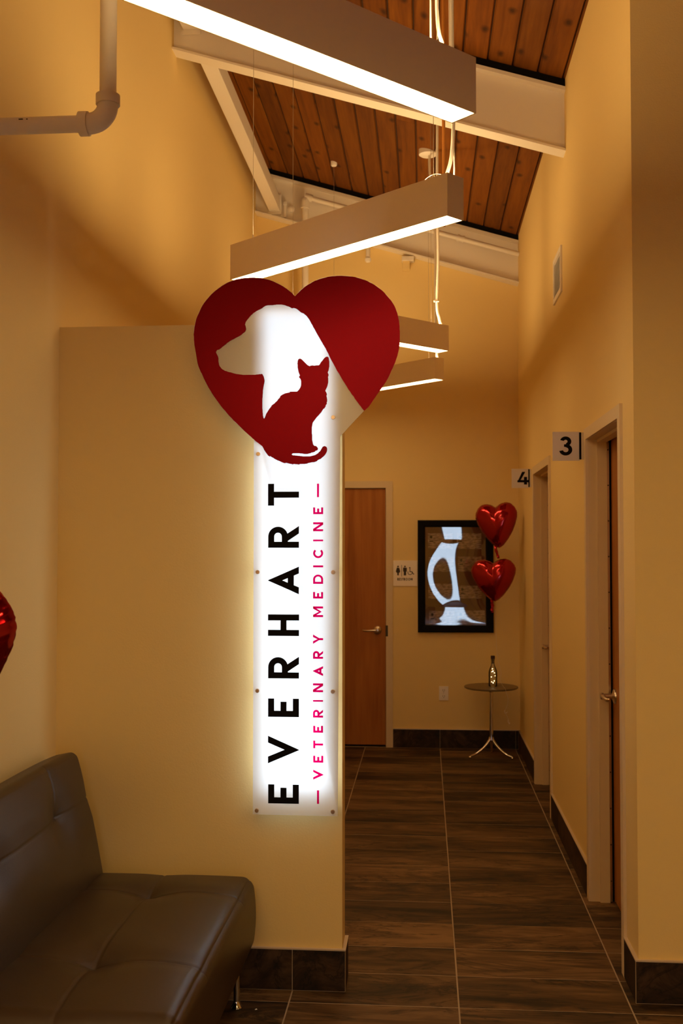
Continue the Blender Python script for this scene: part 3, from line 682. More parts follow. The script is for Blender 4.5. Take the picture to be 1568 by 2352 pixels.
# ================================================================== SIGN
RED = """-4800,25720 -4760,25760 -4720,25810 -4670,25850 -4620,25900 -4570,25950 -4510,26000 -4450,26050 -4380,26100 -4300,26150 -4220,26190 -4140,26240 -4060,26280 -3970,26310 -3890,26340 -3810,26360 
-3730,26380 -3650,26400 -3570,26420 -3490,26430 -3410,26440 -3320,26440 -3240,26450 -3150,26450 -3060,26450 -2960,26440 -2860,26430 -2760,26420 -2660,26410 -2560,26390 -2470,26360 -2370,26330 
-2280,26300 -2190,26270 -2100,26230 -2020,26180 -1930,26140 -1850,26090 -1770,26030 -1690,25970 -1610,25910 -1540,25850 -1470,25780 -1410,25700 -1350,25630 -1290,25560 -1230,25490 -1180,25410 
-1130,25330 -1090,25250 -1060,25180 -1030,25090 -1000,25010 -980,24920 -960,24820 -940,24730 -930,24630 -920,24540 -920,24440 -910,24350 -910,24260 -910,24170 -910,24090 -910,24010 
-920,23940 -920,23860 -930,23780 -940,23700 -960,23610 -980,23530 -1000,23440 -1030,23360 -1060,23270 -1090,23180 -1130,23090 -1170,22990 -1220,22900 -1260,22800 -1300,22710 -1350,22610 
-1430,22470 -1560,22280 -1720,22050 -1880,21820 -2000,21640 -2080,21540 -2140,21490 -2180,21450 -2230,21410 -2270,21460 -2320,21520 -2360,21580 -2410,21640 -2460,21710 -2510,21780 -2570,21860 
-2620,21950 -2690,22030 -2750,22130 -2820,22220 -2880,22330 -2950,22440 -3020,22550 -3090,22670 -3160,22800 -3240,22920 -3310,23060 -3380,23190 -3450,23310 -3510,23430 -3560,23550 -3620,23660 
-3660,23750 -3700,23810 -3720,23850 -3750,23890 -3780,23950 -3840,24050 -3900,24160 -3970,24280 -4030,24390 -4070,24470 -4120,24550 -4150,24620 -4190,24680 -4220,24740 -4250,24800 -4280,24850 
-4310,24890 -4340,24930 -4370,24970 -4400,25000 -4430,25020 -4470,25060 -4510,25080 -4570,25100 -4630,25150 -4660,25180 -4700,25210 -4740,25240 -4780,25260 -4850,25280 -4910,25270 -4940,25280 
-4990,25310 -5050,25340 -5090,25350 -5140,25370 -5180,25390 -5230,25400 -5270,25410 -5320,25420 -5360,25420 -5410,25420 -5450,25420 -5500,25420 -5550,25410 -5590,25410 -5630,25400 -5670,25400 
-5720,25400 -5770,25400 -5820,25400 -5870,25390 -5910,25380 -5960,25350 -5990,25330 -6040,25290 -6080,25270 -6120,25250 -6170,25230 -6210,25210 -6250,25190 -6280,25170 -6320,25140 -6360,25120 
-6390,25090 -6420,25060 -6460,25030 -6490,24990 -6520,24960 -6550,24920 -6580,24890 -6610,24850 -6640,24810 -6660,24770 -6670,24730 -6680,24690 -6660,24640 -6650,24590 -6640,24540 -6640,24500 
-6670,24430 -6700,24400 -6730,24380 -6770,24350 -6800,24320 -6840,24290 -6890,24260 -6930,24240 -6970,24220 -7010,24200 -7050,24180 -7100,24150 -7150,24130 -7210,24100 -7260,24070 -7300,24040 
-7350,24010 -7390,23970 -7430,23940 -7470,23910 -7510,23880 -7540,23860 -7570,23830 -7610,23800 -7650,23770 -7730,23750 -7770,23690 -7770,23650 -7750,23610 -7730,23570 -7710,23530 -7690,23480 
-7680,23430 -7680,23380 -7680,23330 -7670,23280 -7660,23230 -7650,23180 -7630,23140 -7600,23100 -7570,23060 -7540,23030 -7510,23010 -7470,22990 -7430,22960 -7380,22950 -7330,22930 -7270,22910 
-7210,22900 -7150,22880 -7080,22860 -7010,22840 -6940,22830 -6870,22820 -6800,22810 -6740,22800 -6670,22800 -6600,22800 -6530,22800 -6460,22800 -6400,22800 -6340,22800 -6280,22800 -6230,22810 
-6180,22810 -6130,22820 -6080,22820 -6030,22830 -6010,22800 -5990,22760 -5970,22720 -5960,22680 -5950,22640 -5940,22600 -5940,22550 -5950,22480 -5960,22440 -5970,22390 -5980,22330 -5990,22270 
-6000,22200 -6000,22120 -6010,22040 -6010,21970 -6020,21900 -6020,21840 -6020,21770 -6020,21700 -6020,21630 -6020,21550 -6010,21470 -6010,21400 -6000,21340 -6000,21290 -5990,21240 -5980,21200 
-5970,21170 -5950,21160 -5940,21170 -5920,21210 -5900,21260 -5880,21320 -5860,21360 -5830,21400 -5810,21440 -5780,21480 -5760,21520 -5730,21550 -5700,21590 -5670,21620 -5690,21620 -5660,21650 
-5610,21690 -5560,21720 -5530,21760 -5490,21790 -5460,21820 -5430,21870 -5400,21900 -5360,21940 -5350,21980 -5330,22000 -5290,22030 -5250,22050 -5210,22070 -5160,22090 -5110,22100 -5060,22110 
-5010,22120 -4980,22130 -5010,22150 -4980,22150 -4930,22150 -4880,22150 -4830,22150 -4780,22150 -4720,22150 -4690,22180 -4660,22210 -4630,22250 -4600,22300 -4580,22350 -4570,22410 -4570,22460 
-4570,22500 -4570,22540 -4590,22610 -4610,22640 -4640,22670 -4650,22700 -4620,22740 -4620,22770 -4640,22810 -4660,22860 -4670,22900 -4680,22950 -4690,23000 -4700,23050 -4700,23100 -4700,23150 
-4710,23200 -4700,23250 -4700,23290 -4670,23360 -4620,23380 -4580,23370 -4540,23340 -4510,23310 -4480,23280 -4440,23240 -4410,23210 -4370,23170 -4340,23140 -4290,23110 -4250,23090 -4220,23110 
-4140,23120 -4100,23110 -4060,23110 -4010,23120 -3960,23120 -3910,23120 -3880,23150 -3860,23180 -3840,23220 -3810,23260 -3780,23290 -3750,23330 -3730,23360 -3690,23400 -3650,23430 -3590,23440 
-3550,23410 -3540,23370 -3530,23310 -3520,23260 -3520,23210 -3520,23160 -3520,23110 -3520,23070 -3530,23030 -3540,22970 -3550,22920 -3570,22880 -3580,22850 -3550,22780 -3550,22730 -3570,22680 
-3560,22630 -3560,22570 -3560,22530 -3560,22490 -3570,22440 -3580,22400 -3590,22350 -3610,22300 -3630,22260 -3650,22220 -3670,22170 -3640,22120 -3620,22080 -3610,22000 -3630,22000 -3620,21950 
-3610,21900 -3600,21850 -3600,21810 -3600,21760 -3620,21750 -3610,21690 -3640,21650 -3650,21640 -3660,21580 -3680,21560 -3690,21530 -3740,21500 -3760,21470 -3780,21440 -3800,21400 -3830,21360 
-3870,21320 -3900,21280 -3930,21250 -3960,21220 -3990,21190 -4020,21150 -4050,21110 -4080,21070 -4120,21020 -4140,20980 -4150,20930 -4160,20870 -4170,20820 -4170,20770 -4170,20720 -4170,20680 
-4170,20630 -4170,20590 -4160,20540 -4160,20500 -4160,20450 -4160,20400 -4160,20350 -4140,20270 -4130,20220 -4120,20180 -4080,20130 -4010,20120 -3960,20070 -3940,20020 -3960,19970 -4040,19940 
-4060,19910 -4130,19890 -4190,19880 -4210,19860 -4260,19850 -4340,19830 -4390,19830 -4440,19830 -4490,19840 -4550,19850 -4590,19850 -4630,19860 -4680,19860 -4720,19860 -4770,19860 -4810,19860 
-4860,19860 -4890,19850 -4920,19820 -4890,19790 -4860,19780 -4810,19780 -4760,19770 -4720,19770 -4680,19760 -4630,19760 -4590,19750 -4550,19750 -4500,19740 -4460,19740 -4410,19740 -4370,19740 
-4330,19740 -4280,19740 -4240,19740 -4190,19750 -4150,19760 -4110,19770 -4070,19780 -4020,19800 -3980,19830 -3940,19850 -3910,19890 -3870,19920 -3840,19960 -3820,20000 -3800,20030 -3780,20070 
-3750,20100 -3690,20120 -3630,20090 -3610,20060 -3600,20020 -3600,19970 -3610,19920 -3630,19870 -3660,19820 -3680,19790 -3710,19760 -3740,19730 -3780,19700 -3810,19670 -3850,19640 -3910,19620 
-3960,19590 -3980,19560 -4010,19550 -4060,19530 -4110,19520 -4160,19520 -4210,19510 -4260,19500 -4320,19490 -4340,19470 -4380,19470 -4430,19460 -4480,19460 -4530,19460 -4570,19460 -4620,19460 
-4630,19440 -4670,19440 -4720,19450 -4760,19450 -4810,19460 -4860,19460 -4870,19440 -4920,19460 -4980,19470 -5020,19480 -5060,19490 -5100,19500 -5140,19510 -5160,19490 -5200,19500 -5240,19510 
-5280,19530 -5330,19550 -5390,19580 -5450,19600 -5500,19630 -5550,19650 -5590,19680 -5620,19700 -5650,19710 -5720,19760 -5740,19740 -5770,19760 -5800,19780 -5830,19820 -5860,19860 -5890,19900 
-5920,19950 -5950,19990 -5970,20040 -5990,20080 -6020,20130 -6070,20170 -6120,20210 -6170,20250 -6230,20290 -6280,20330 -6330,20380 -6380,20420 -6440,20480 -6520,20550 -6600,20620 -6690,20700 
-6770,20780 -6850,20860 -6930,20940 -7010,21020 -7100,21100 -7180,21190 -7260,21270 -7340,21360 -7420,21460 -7510,21560 -7590,21660 -7670,21770 -7750,21880 -7830,21990 -7910,22110 -7980,22230 
-8050,22340 -8120,22470 -8190,22610 -8250,22740 -8300,22850 -8350,22940 -8380,23010 -8410,23080 -8440,23160 -8470,23270 -8490,23380 -8510,23500 -8530,23620 -8550,23730 -8570,23840 -8590,23950 
-8600,24050 -8610,24150 -8610,24250 -8620,24340 -8610,24430 -8600,24530 -8590,24620 -8570,24720 -8550,24810 -8530,24900 -8500,24990 -8460,25080 -8420,25160 -8380,25250 -8340,25340 -8290,25430 
-8230,25520 -8170,25600 -8100,25680 -8030,25760 -7960,25840 -7880,25910 -7800,25980 -7720,26040 -7630,26100 -7550,26160 -7460,26210 -7370,26260 -7280,26300 -7180,26330 -7090,26360 -6990,26390 
-6900,26410 -6800,26420 -6700,26430 -6610,26430 -6510,26440 -6430,26440 -6350,26440 -6270,26430 -6190,26430 -6110,26420 -6020,26410 -5940,26390 -5860,26370 -5780,26350 -5700,26320 -5620,26290 
-5540,26250 -5460,26210 -5380,26170 -5310,26130 -5240,26090 -5170,26040 -5110,26000 -5050,25950 -4990,25900 -4940,25860 -4890,25810 -4850,25760"""
ACR = """-6030,20130 -6080,20170 -6130,20210 -6180,20250 -6240,20300 -6290,20340 -6340,20380 -6390,20430 -6450,20490 -6530,20550 -6610,20630 -6700,20710 -6780,20790 -6860,20860 -6950,20940 -7030,21020 
-7110,21110 -7190,21190 -7270,21280 -7360,21370 -7440,21470 -7520,21570 -7600,21670 -7690,21780 -7770,21890 -7850,22000 -7920,22120 -8000,22240 -8070,22360 -8140,22480 -8200,22620 -8260,22750 
-8320,22860 -8360,22950 -8400,23020 -8430,23090 -8460,23180 -8480,23280 -8500,23390 -8520,23510 -8540,23630 -8560,23740 -8580,23850 -8600,23960 -8620,24070 -8630,24170 -8630,24260 -8630,24350 
-8630,24450 -8620,24540 -8610,24640 -8590,24730 -8570,24830 -8540,24920 -8510,25010 -8480,25090 -8440,25180 -8400,25270 -8350,25360 -8300,25450 -8250,25530 -8190,25620 -8120,25700 -8050,25780 
-7970,25850 -7900,25930 -7820,25990 -7730,26060 -7650,26120 -7560,26180 -7470,26230 -7380,26280 -7290,26320 -7200,26350 -7100,26380 -7000,26410 -6910,26420 -6810,26440 -6710,26450 -6620,26450 
-6530,26460 -6440,26460 -6360,26460 -6280,26450 -6200,26450 -6120,26440 -6040,26430 -5950,26410 -5870,26390 -5790,26370 -5710,26340 -5630,26300 -5550,26270 -5470,26230 -5390,26190 -5320,26150 
-5250,26110 -5180,26060 -5120,26010 -5060,25970 -5000,25920 -4950,25870 -4900,25830 -4860,25780 -4810,25730 -4770,25780 -4720,25830 -4680,25870 -4630,25920 -4580,25970 -4520,26020 -4450,26070 
-4390,26120 -4310,26160 -4230,26210 -4150,26260 -4060,26290 -3980,26330 -3900,26360 -3820,26380 -3740,26400 -3660,26420 -3580,26430 -3500,26450 -3420,26460 -3330,26460 -3250,26470 -3160,26470 
-3070,26470 -2970,26460 -2870,26450 -2760,26440 -2660,26420 -2570,26400 -2470,26380 -2380,26350 -2290,26320 -2200,26280 -2110,26240 -2020,26200 -1940,26160 -1850,26100 -1770,26050 -1690,25990 
-1620,25930 -1540,25860 -1480,25790 -1410,25720 -1350,25650 -1290,25580 -1230,25500 -1180,25430 -1140,25350 -1100,25270 -1060,25190 -1030,25110 -1000,25020 -980,24930 -960,24840 -950,24740 
-930,24650 -920,24550 -920,24460 -910,24360 -910,24270 -910,24190 -910,24110 -910,24030 -920,23950 -920,23870 -930,23790 -950,23710 -960,23630 -980,23540 -1000,23460 -1030,23370 
-1060,23280 -1090,23190 -1130,23100 -1180,23010 -1220,22910 -1260,22810 -1300,22720 -1350,22620 -1430,22480 -1560,22290 -1720,22060 -1880,21830 -2010,21650 -2090,21550 -2140,21500 -2180,21460 
-2230,21420 -2650,20980 -3120,20470 -3210,6550 -6340,6560 -6340,20380"""
def pts_of(s): return [(int(a.split(',')[0]) / 1e4, int(a.split(',')[1]) / 1e4) for a in s.split()]
sg = thing('illuminated_sign', 'backlit white clinic sign with red dog-and-cat heart on partition wall', 'sign', (-0.475, 3.93, 0.65))
def flat_layer(poly, y0, y1, mat_front, mat_rest, name):
    bm = bmesh.new(); n = len(poly)
    a = [bm.verts.new((x_, y0, z_)) for x_, z_ in poly]; c_ = [bm.verts.new((x_, y1, z_)) for x_, z_ in poly]
    front = []
    for t in tess([[Vector((p[0], p[1], 0)) for p in poly]]):
        front.append(bm.faces.new([a[i] for i in t])); bm.faces.new([c_[i] for i in reversed(t)])
    for i in range(n): bm.faces.new((a[i], c_[i], c_[(i + 1) % n], a[(i + 1) % n]))
    for f in bm.faces: f.material_index = 1
    for f in front: f.material_index = 0
    bmesh.ops.recalc_face_normals(bm, faces=bm.faces[:])
    me = bpy.data.meshes.new(name); bm.to_mesh(me); bm.free()
    me.materials.append(M[mat_front]); me.materials.append(M[mat_rest])
    me.transform(Matrix.Translation(-Vector(sg.location)))
    o = bpy.data.objects.new(name, me); COL.objects.link(o); o.parent = sg; return o
YS = 3.8985
flat_layer(pts_of(ACR), YS, YS + 0.005, 'frost', 'acryl', 'acrylic_panel')
flat_layer(pts_of(RED), YS - 0.004, YS - 0.0008, 'red', 'red', 'heart_silhouette')
lb = MB(); lb.box((-0.607, 3.948, 0.735), (-0.348, YP, 2.530), 'lampbody'); lb.build('light_box', sg)
MB().box((-0.603, 3.9430, 0.740), (-0.352, 3.948, 2.525), 'led').build('led_sheet', sg)
SO = [(-0.617, 1.984), (-0.618, 1.546), (-0.618, 1.109), (-0.619, 0.671), (-0.338, 2.118), (-0.338, 1.546), (-0.339, 1.109), (-0.339, 0.672)]
for x_, z_ in SO:
    b = MB(); b.lathe([(0.0078, 0.0), (0.0078, -0.0045), (0.0068, -0.006), (0.0001, -0.006)], (x_, YS, z_), 'brass', 20, 'Y')
    b.lathe([(0.006, 0.0), (0.006, 0.0565)], (x_, YS + 0.005, z_), 'brass', 14, 'Y'); b.build('standoff', sg)
# glyph outlines: x along the word, y up to cap height; w = width, h = cap height, s = stroke
def arc(cx, cy, r0, r1, a0, a1, n=18, sx=1.0):
    o_ = [(cx + sx * r1 * math.cos(R(a0 + (a1 - a0) * i / n)), cy + r1 * math.sin(R(a0 + (a1 - a0) * i / n))) for i in range(n + 1)]
    i_ = [(cx + sx * r0 * math.cos(R(a0 + (a1 - a0) * i / n)), cy + r0 * math.sin(R(a0 + (a1 - a0) * i / n))) for i in range(n, -1, -1)]
    return o_ + i_
def rect(x0, y0, x1, y1): return [(x0, y0), (x1, y0), (x1, y1), (x0, y1)]
def glyph(ch, w_, h, s):
    if ch == 'I': return [rect(0, 0, w_, h)]
    if ch == 'E': return [rect(0, 0, s, h), rect(s, 0, w_, s), rect(s, h - s, w_, h), rect(s, (h - s) / 2, w_ * 0.83, (h + s) / 2)]
    if ch == 'H': return [rect(0, 0, s, h), rect(w_ - s, 0, w_, h), rect(s, (h - s) / 2, w_ - s, (h + s) / 2)]
    if ch == 'T': return [rect(0, h - s, w_, h), rect((w_ - s) / 2, 0, (w_ + s) / 2, h - s)]
    if ch == 'V':
        k = s * 1.09; return [[(0, h), (k, h), (w_ / 2, h * 0.45 * (s / h) / 0.19), (w_ - k, h), (w_, h), (w_ / 2 + 0.001, 0), (w_ / 2 - 0.001, 0)]]
    if ch == 'A':
        k = s * 1.12; x0 = lambda y: w_ / 2 * y / h
        y1, y2 = h * 0.165, h * 0.165 + s
        return [[(0, 0), (k, 0), (w_ / 2, h - h * 0.45 * (s / h) / 0.19), (w_ - k, 0), (w_, 0), (w_ / 2 + 0.001, h), (w_ / 2 - 0.001, h)],
                [(x0(y1) + k * 0.7, y1), (w_ - x0(y1) - k * 0.7, y1), (w_ - x0(y2) - k * 0.7, y2), (x0(y2) + k * 0.7, y2)]]
    if ch == 'N': return [rect(0, 0, s, h), rect(w_ - s, 0, w_, h), [(0, h), (s * 1.2, h), (w_, 0), (w_ - s * 1.2, 0)]]
    if ch == 'M': return [rect(0, 0, s, h), rect(w_ - s, 0, w_, h), [(0, h), (s * 1.1, h), (w_ / 2, h * 0.42), (w_ - s * 1.1, h), (w_, h), (w_ / 2, h * 0.14)]]
    if ch == 'Y': return [rect((w_ - s) / 2, 0, (w_ + s) / 2, h * 0.46), [(0, h), (s * 1.25, h), (w_ / 2, h * 0.56), (w_ - s * 1.25, h), (w_, h), (w_ / 2 + s / 2, h * 0.40), (w_ / 2 - s / 2, h * 0.40)]]
    if ch == 'D':
        r = h / 2; cx = w_ - r * 0.92
        return [rect(0, 0, s, h), rect(s, 0, cx, s), rect(s, h - s, cx, h), arc(cx, r, r - s, r, -90, 90, 20, 0.92)]
    if ch == 'C': return [arc(w_ * 0.54, h / 2, h / 2 - s, h / 2, 42, 318, 30, w_ * 0.54 / (h / 2))]
    if ch == 'R':
        r1 = (h * 0.64) / 2; cy = h - r1; cx = w_ - r1 * 1.04
        cx2 = w_ - r1 * 1.06
        return [rect(0, 0, s, h), rect(s, h - s, cx2, h), rect(s, h - 2 * r1, cx2, h - 2 * r1 + s), arc(cx2, cy, r1 - s, r1, -90, 90, 20, 1.0),
                [(w_ * 0.30, h * 0.38), (w_ * 0.30 + s * 1.25, h * 0.38), (w_, 0), (w_ - s * 1.22, 0)]]
    if ch == '-': return [rect(0, h * 0.42, w_, h * 0.42 + s)]
    return []
def letter(ch, xt, xb, z0, z1, s, mat, y0, name='letter'):
    b = MB(); w_, h = z1 - z0, xb - xt
    for k, p in enumerate(glyph(ch, w_, h, s)):
        P = [(xb - v, z0 + u) for u, v in p]
        b.prism(P, 'Y', y0 - 0.0000 - 0.00003 * k, YS - 0.0002, mat)
    o = b.build(name, sg); return o
BIG = [('T', -0.58, -0.465, 1.792, 1.873), ('R', -0.579, -0.465, 1.636, 1.716), ('A', -0.579, -0.465, 1.465, 1.566), ('H', -0.579, -0.464, 1.311, 1.39), ('R', -0.578, -0.464, 1.155, 1.235), ('E', -0.578, -0.464, 1.014, 1.081), ('V', -0.578, -0.464, 0.844, 0.944), ('E', -0.577, -0.464, 0.698, 0.767)]
SM = [('-', -0.412, -0.375, 1.823, 1.873), ('E', -0.412, -0.375, 1.76, 1.785), ('N', -0.412, -0.375, 1.697, 1.73), ('I', -0.412, -0.375, 1.66, 1.666), ('C', -0.412, -0.375, 1.598, 1.631), ('I', -0.412, -0.375, 1.564, 1.571), ('D', -0.412, -0.375, 1.503, 1.537), ('E', -0.412, -0.375, 1.449, 1.473), ('M', -0.412, -0.375, 1.381, 1.42), ('Y', -0.412, -0.375, 1.283, 1.317), ('R', -0.412, -0.375, 1.228, 1.257), ('A', -0.412, -0.375, 1.165, 1.201), ('N', -0.412, -0.375, 1.106, 1.138), ('I', -0.412, -0.375, 1.071, 1.077), ('R', -0.412, -0.375, 1.013, 1.042), ('E', -0.411, -0.375, 0.958, 0.983), ('T', -0.411, -0.375, 0.901, 0.929), ('E', -0.411, -0.374, 0.849, 0.874), ('V', -0.411, -0.374, 0.787, 0.823), ('-', -0.411, -0.374, 0.699, 0.748)]
for ch, xt, xb, z0, z1 in BIG: letter(ch, xt, xb, z0, z1, 0.0222, 'black', YS - 0.0022)
for ch, xt, xb, z0, z1 in SM: letter(ch, xt, xb, z0, z1, 0.0074, 'magenta', YS - 0.0008, 'small_letter' if ch != '-' else 'dash')

# ================================================================== ROOM NUMBER FLAGS
def digit3(b, cx, cz, h, y0, y1):
    r = h * 0.285; s = h * 0.175
    zu, zl_ = cz + h / 2 - r * 0.92, cz - h / 2 + r * 1.06
    b.prism([(cx + p, zu + q_) for p, q_ in arc(0, 0, r * 0.92 - s, r * 0.92, -82, 163, 22, 1.12)], 'Y', y0, y1, 'black')
    b.prism([(cx + p, zl_ + q_) for p, q_ in arc(0, 0, r * 1.06 - s, r * 1.06, -168, 82, 24, 1.12)], 'Y', y0 - 0.0001, y1, 'black')
    b.prism([(cx - r * 0.30, cz - s * 0.25), (cx + r * 0.2, cz - s * 0.35), (cx + r * 0.2, cz + s * 0.55), (cx - r * 0.30, cz + s * 0.50)], 'Y', y0 - 0.0002, y1, 'black')
def digit4(b, cx, cz, h, y0, y1):
    s = h * 0.20
    L_, B_ = cx - h * 0.42, cz - h / 2
    b.prism([(cx - h * 0.05, cz + h / 2), (cx + h * 0.20, cz + h / 2), (cx - h * 0.13, B_ + h * 0.40), (L_, B_ + h * 0.34), (L_, B_ + h * 0.20)][::1], 'Y', y0, y1, 'black')
    b.prism([(L_, B_ + h * 0.17), (cx + h * 0.46, B_ + h * 0.17), (cx + h * 0.46, B_ + h * 0.36), (L_ + h * 0.1, B_ + h * 0.36)], 'Y', y0 - 0.0001, y1, 'black')
    b.prism([(cx + h * 0.09, B_), (cx + h * 0.33, B_), (cx + h * 0.33, B_ + h * 0.60), (cx + h * 0.09, B_ + h * 0.60)], 'Y', y0 - 0.0002, y1, 'black')
def flag(label, y, z0, z1, x0, dg):
    e = thing('room_number_sign', label, 'sign', (XR, y, z0), 'room number signs over the side doors')
    MB().bbox((x0, y, z0), (0.744, y + 0.006, z1), 0.0006, 'silver').build('plate', e)
    MB().box((0.740, y - 0.004, z0 + 0.006), (0.750, y + 0.012, z1 - 0.004), 'black').box((0.750, y - 0.004, z0 + 0.006), (XR, y + 0.012, z1 - 0.004), 'silver').build('wall_bracket', e)
    b = MB(); (digit3 if dg == 3 else digit4)(b, (x0 + 0.744) / 2 + (-0.003 if dg == 3 else 0.018), (z0 + z1) / 2 + 0.001, 0.092, y - 0.0012, y)
    b.build('numeral', e)
flag('square silver projecting sign with black numeral, nearer and larger in view, above first side door', 5.17, 2.054, 2.194, 0.614, 3)
flag('square silver projecting sign with black numeral, farther and smaller, near the upper heart balloon', 7.70, 2.062, 2.201, 0.622, 4)

# ---- restroom sign
rs = thing('restroom_sign', 'square pale restroom sign between the far door and poster frame', 'sign', (-0.16, YF, 1.42))
MB().bbox((-0.262, YF - 0.006, 1.317), (-0.064, YF, 1.527), 0.001, 'plate').build('plate', rs)
ky = YF - 0.0075; KX = lambda v: -0.262 + (v - 165) / 220 * 0.198; KZ = lambda v: 1.527 - (v - 815) / 228 * 0.210
def pk(b, P): b.prism([(KX(a), KZ(c_)) for a, c_ in P], 'Y', ky, YF - 0.006, 'ink')
def disc(b, x_, z_, r, yy=ky): b.prism([(KX(x_) + r * math.cos(t * math.pi / 8), KZ(z_) + r * math.sin(t * math.pi / 8)) for t in range(16)], 'Y', yy, YF - 0.006, 'ink')
b = MB(); disc(b, 209, 869, 0.0072); pk(b, [(198, 880), (220, 880), (229, 912), (222, 925), (196, 925), (189, 912)]); pk(b, [(201, 925), (217, 925), (216, 948), (202, 948)]); b.build('woman_symbol', rs)
b = MB(); pk(b, [(240, 855), (244, 855), (244, 957), (240, 957)]); b.build('divider_line', rs)
b = MB(); disc(b, 272, 869, 0.0072); pk(b, [(255, 879), (289, 879), (289, 914), (283, 914), (283, 948), (261, 948), (261, 914), (255, 914)]); b.build('man_symbol', rs)
b = MB(); disc(b, 316, 880, 0.0058)
b.prism([(KX(318) + p, KZ(922) + q_) for p, q_ in arc(0, 0, 0.0150, 0.0200, 150, 375, 20)], 'Y', ky, YF - 0.006, 'ink')
pk(b, [(313, 886), (320, 886), (321, 912), (338, 912), (350, 932), (356, 930), (357, 936), (346, 940), (333, 919), (314, 919)]); b.build('wheelchair_symbol', rs)
w0 = MB(); ws = {'R': 'R', 'E': 'E', 'S': 'S', 'T': 'T', 'O': 'O', 'M': 'M'}
x_ = 203
for ch, wd in zip('RESTROOM', (14, 12, 13, 13, 15, 21, 21, 20)):
    gh, gw = 0.0205, wd / 220 * 0.198 * 0.88; st = 0.0044
    if ch == 'O': P = [arc(gw / 2, gh / 2, gh / 2 - st, gh / 2, 0, 359.9, 20, gw / gh)]
    elif ch == 'S': P = [arc(gw * .5, gh * .73, gh * .27 - st, gh * .27, 20, 270, 12, gw / (gh * .54)), arc(gw * .5, gh * .27, gh * .27 - st, gh * .27, -160, 90, 12, gw / (gh * .54))]
    else: P = glyph(ch, gw, gh, st)
    for k, p in enumerate(P): w0.prism([(KX(x_) + u, KZ(993) + v) for u, v in p], 'Y', ky - 0.0001 * k, YF - 0.006, 'ink')
    x_ += wd + 1.6
w0.build('restroom_lettering', rs)

# ---- framed poster
pf = thing('picture_frame', 'tall black framed notice board behind the heart balloons', 'frame', (0.246, YF, 0.94))
fx0, fx1, fz0, fz1 = -0.061, 0.553, 0.941, 1.857; ix0, ix1, iz0, iz1 = 0.0, 0.492, 1.000, 1.800
f = MB(); yo, yi = YF - 0.030, YF
def bar(P, Q):  # mitred bar with bevelled front
    pass
ring = lambda x0, x1, z0, z1, y: [(x0, y, z0), (x1, y, z0), (x1, y, z1), (x0, y, z1)]
loops = [ring(fx0, fx1, fz0, fz1, YF), ring(fx0, fx1, fz0, fz1, YF - 0.024), ring(fx0 + .008, fx1 - .008, fz0 + .008, fz1 - .008, YF - 0.032), ring(ix0 - .012, ix1 + .012, iz0 - .012, iz1 + .012, YF - 0.028), ring(ix0, ix1, iz0, iz1, YF - 0.018), ring(ix0, ix1, iz0, iz1, YF - 0.004)]
vs = [v for l in loops for v in l]
f.add(vs, [(i * 4 + k, i * 4 + (k + 1) % 4, (i + 1) * 4 + (k + 1) % 4, (i + 1) * 4 + k) for i in range(5) for k in range(4)], 'black')
f.build('frame', pf, recalc=False)
MB().box((ix0 - .004, YF - 0.006, iz0 - .004), (ix1 + .004, YF - 0.002, iz1 + .004), 'poster').build('backing_board', pf)
px = lambda v: ix0 + (v - 458) / (1000 - 458) * (ix1 - ix0); pz = lambda v: iz1 - (v - 512) / (1395 - 512) * (iz1 - iz0)
for (a, b_, c_, d_) in [(483, 568, 705, 705), (742, 568, 962, 708), (490, 785, 712, 915), (752, 778, 962, 912), (486, 1022, 705, 1158), (762, 1040, 962, 1155), (492, 1268, 720, 1388), (745, 1262, 990, 1386)]:
    o = MB().box((px(a), YF - 0.0075, pz(d_)), (px(c_), YF - 0.006, pz(b_)), 'paper').build('paper', pf, loc=(px((a + c_) / 2), YF - 0.0068, pz((b_ + d_) / 2)))
    b = MB(); X, Z = px(a), pz(b_)
    b.box((X + 0.012, YF - 0.0079, Z - 0.068), (X + 0.040, YF - 0.0075, Z - 0.060), 'ink'); b.prism([(X + 0.026 + 0.011 * math.cos(t * .785), Z - 0.030 + 0.013 * math.sin(t * .785)) for t in range(8)], 'Y', YF - 0.0079, YF - 0.0075, 'ink')
    b.build('printed_mark', o)
# wavy glazing, its waves shaped to draw the rear window's reflection as streaks
g = MB(); nx, nz = 70, 110; vs = []
def slope_x(u, v):
    """gentle buckling of the thin acrylic sheet: two ridges that run together at top and bottom"""
    ub = 0.45 + 0.035 * math.sin(3.0 * v + 0.3); el = 1 - ((v - 0.53) / 0.34) ** 2
    ua = ub - 0.36 * max(0.0, el) ** 0.62 
    k = 9.5 if v > 0.2 else 9.5 * max(0.12, v / 0.2) ** 1.5
    gg = k * (u - ub) * (u - ua) + 0.10 * math.sin(9 * v + 4 * u)
    return ((0.55 - 2.51 * u * 0.492) * 0.8 + gg) / 26.4
dx_ = (ix1 - ix0) / nx; D = []
for j in range(nz + 1):
    row = [0.0]
    for i in range(nx): row.append(row[-1] - slope_x((i + .5) / nx, j / nz) * dx_)
    m_ = sum(row) / len(row); D.append([r - m_ for r in row])
for j in range(nz + 1):
    for i in range(nx + 1):
        vs.append((ix0 + i / nx * (ix1 - ix0), YF - 0.0165 - D[j][i], iz0 + j / nz * (iz1 - iz0)))
g.add(vs, [(j * (nx + 1) + i, j * (nx + 1) + i + 1, (j + 1) * (nx + 1) + i + 1, (j + 1) * (nx + 1) + i) for j in range(nz) for i in range(nx)], 'glazing'); g.smooth = True
g.build('glazing', pf)

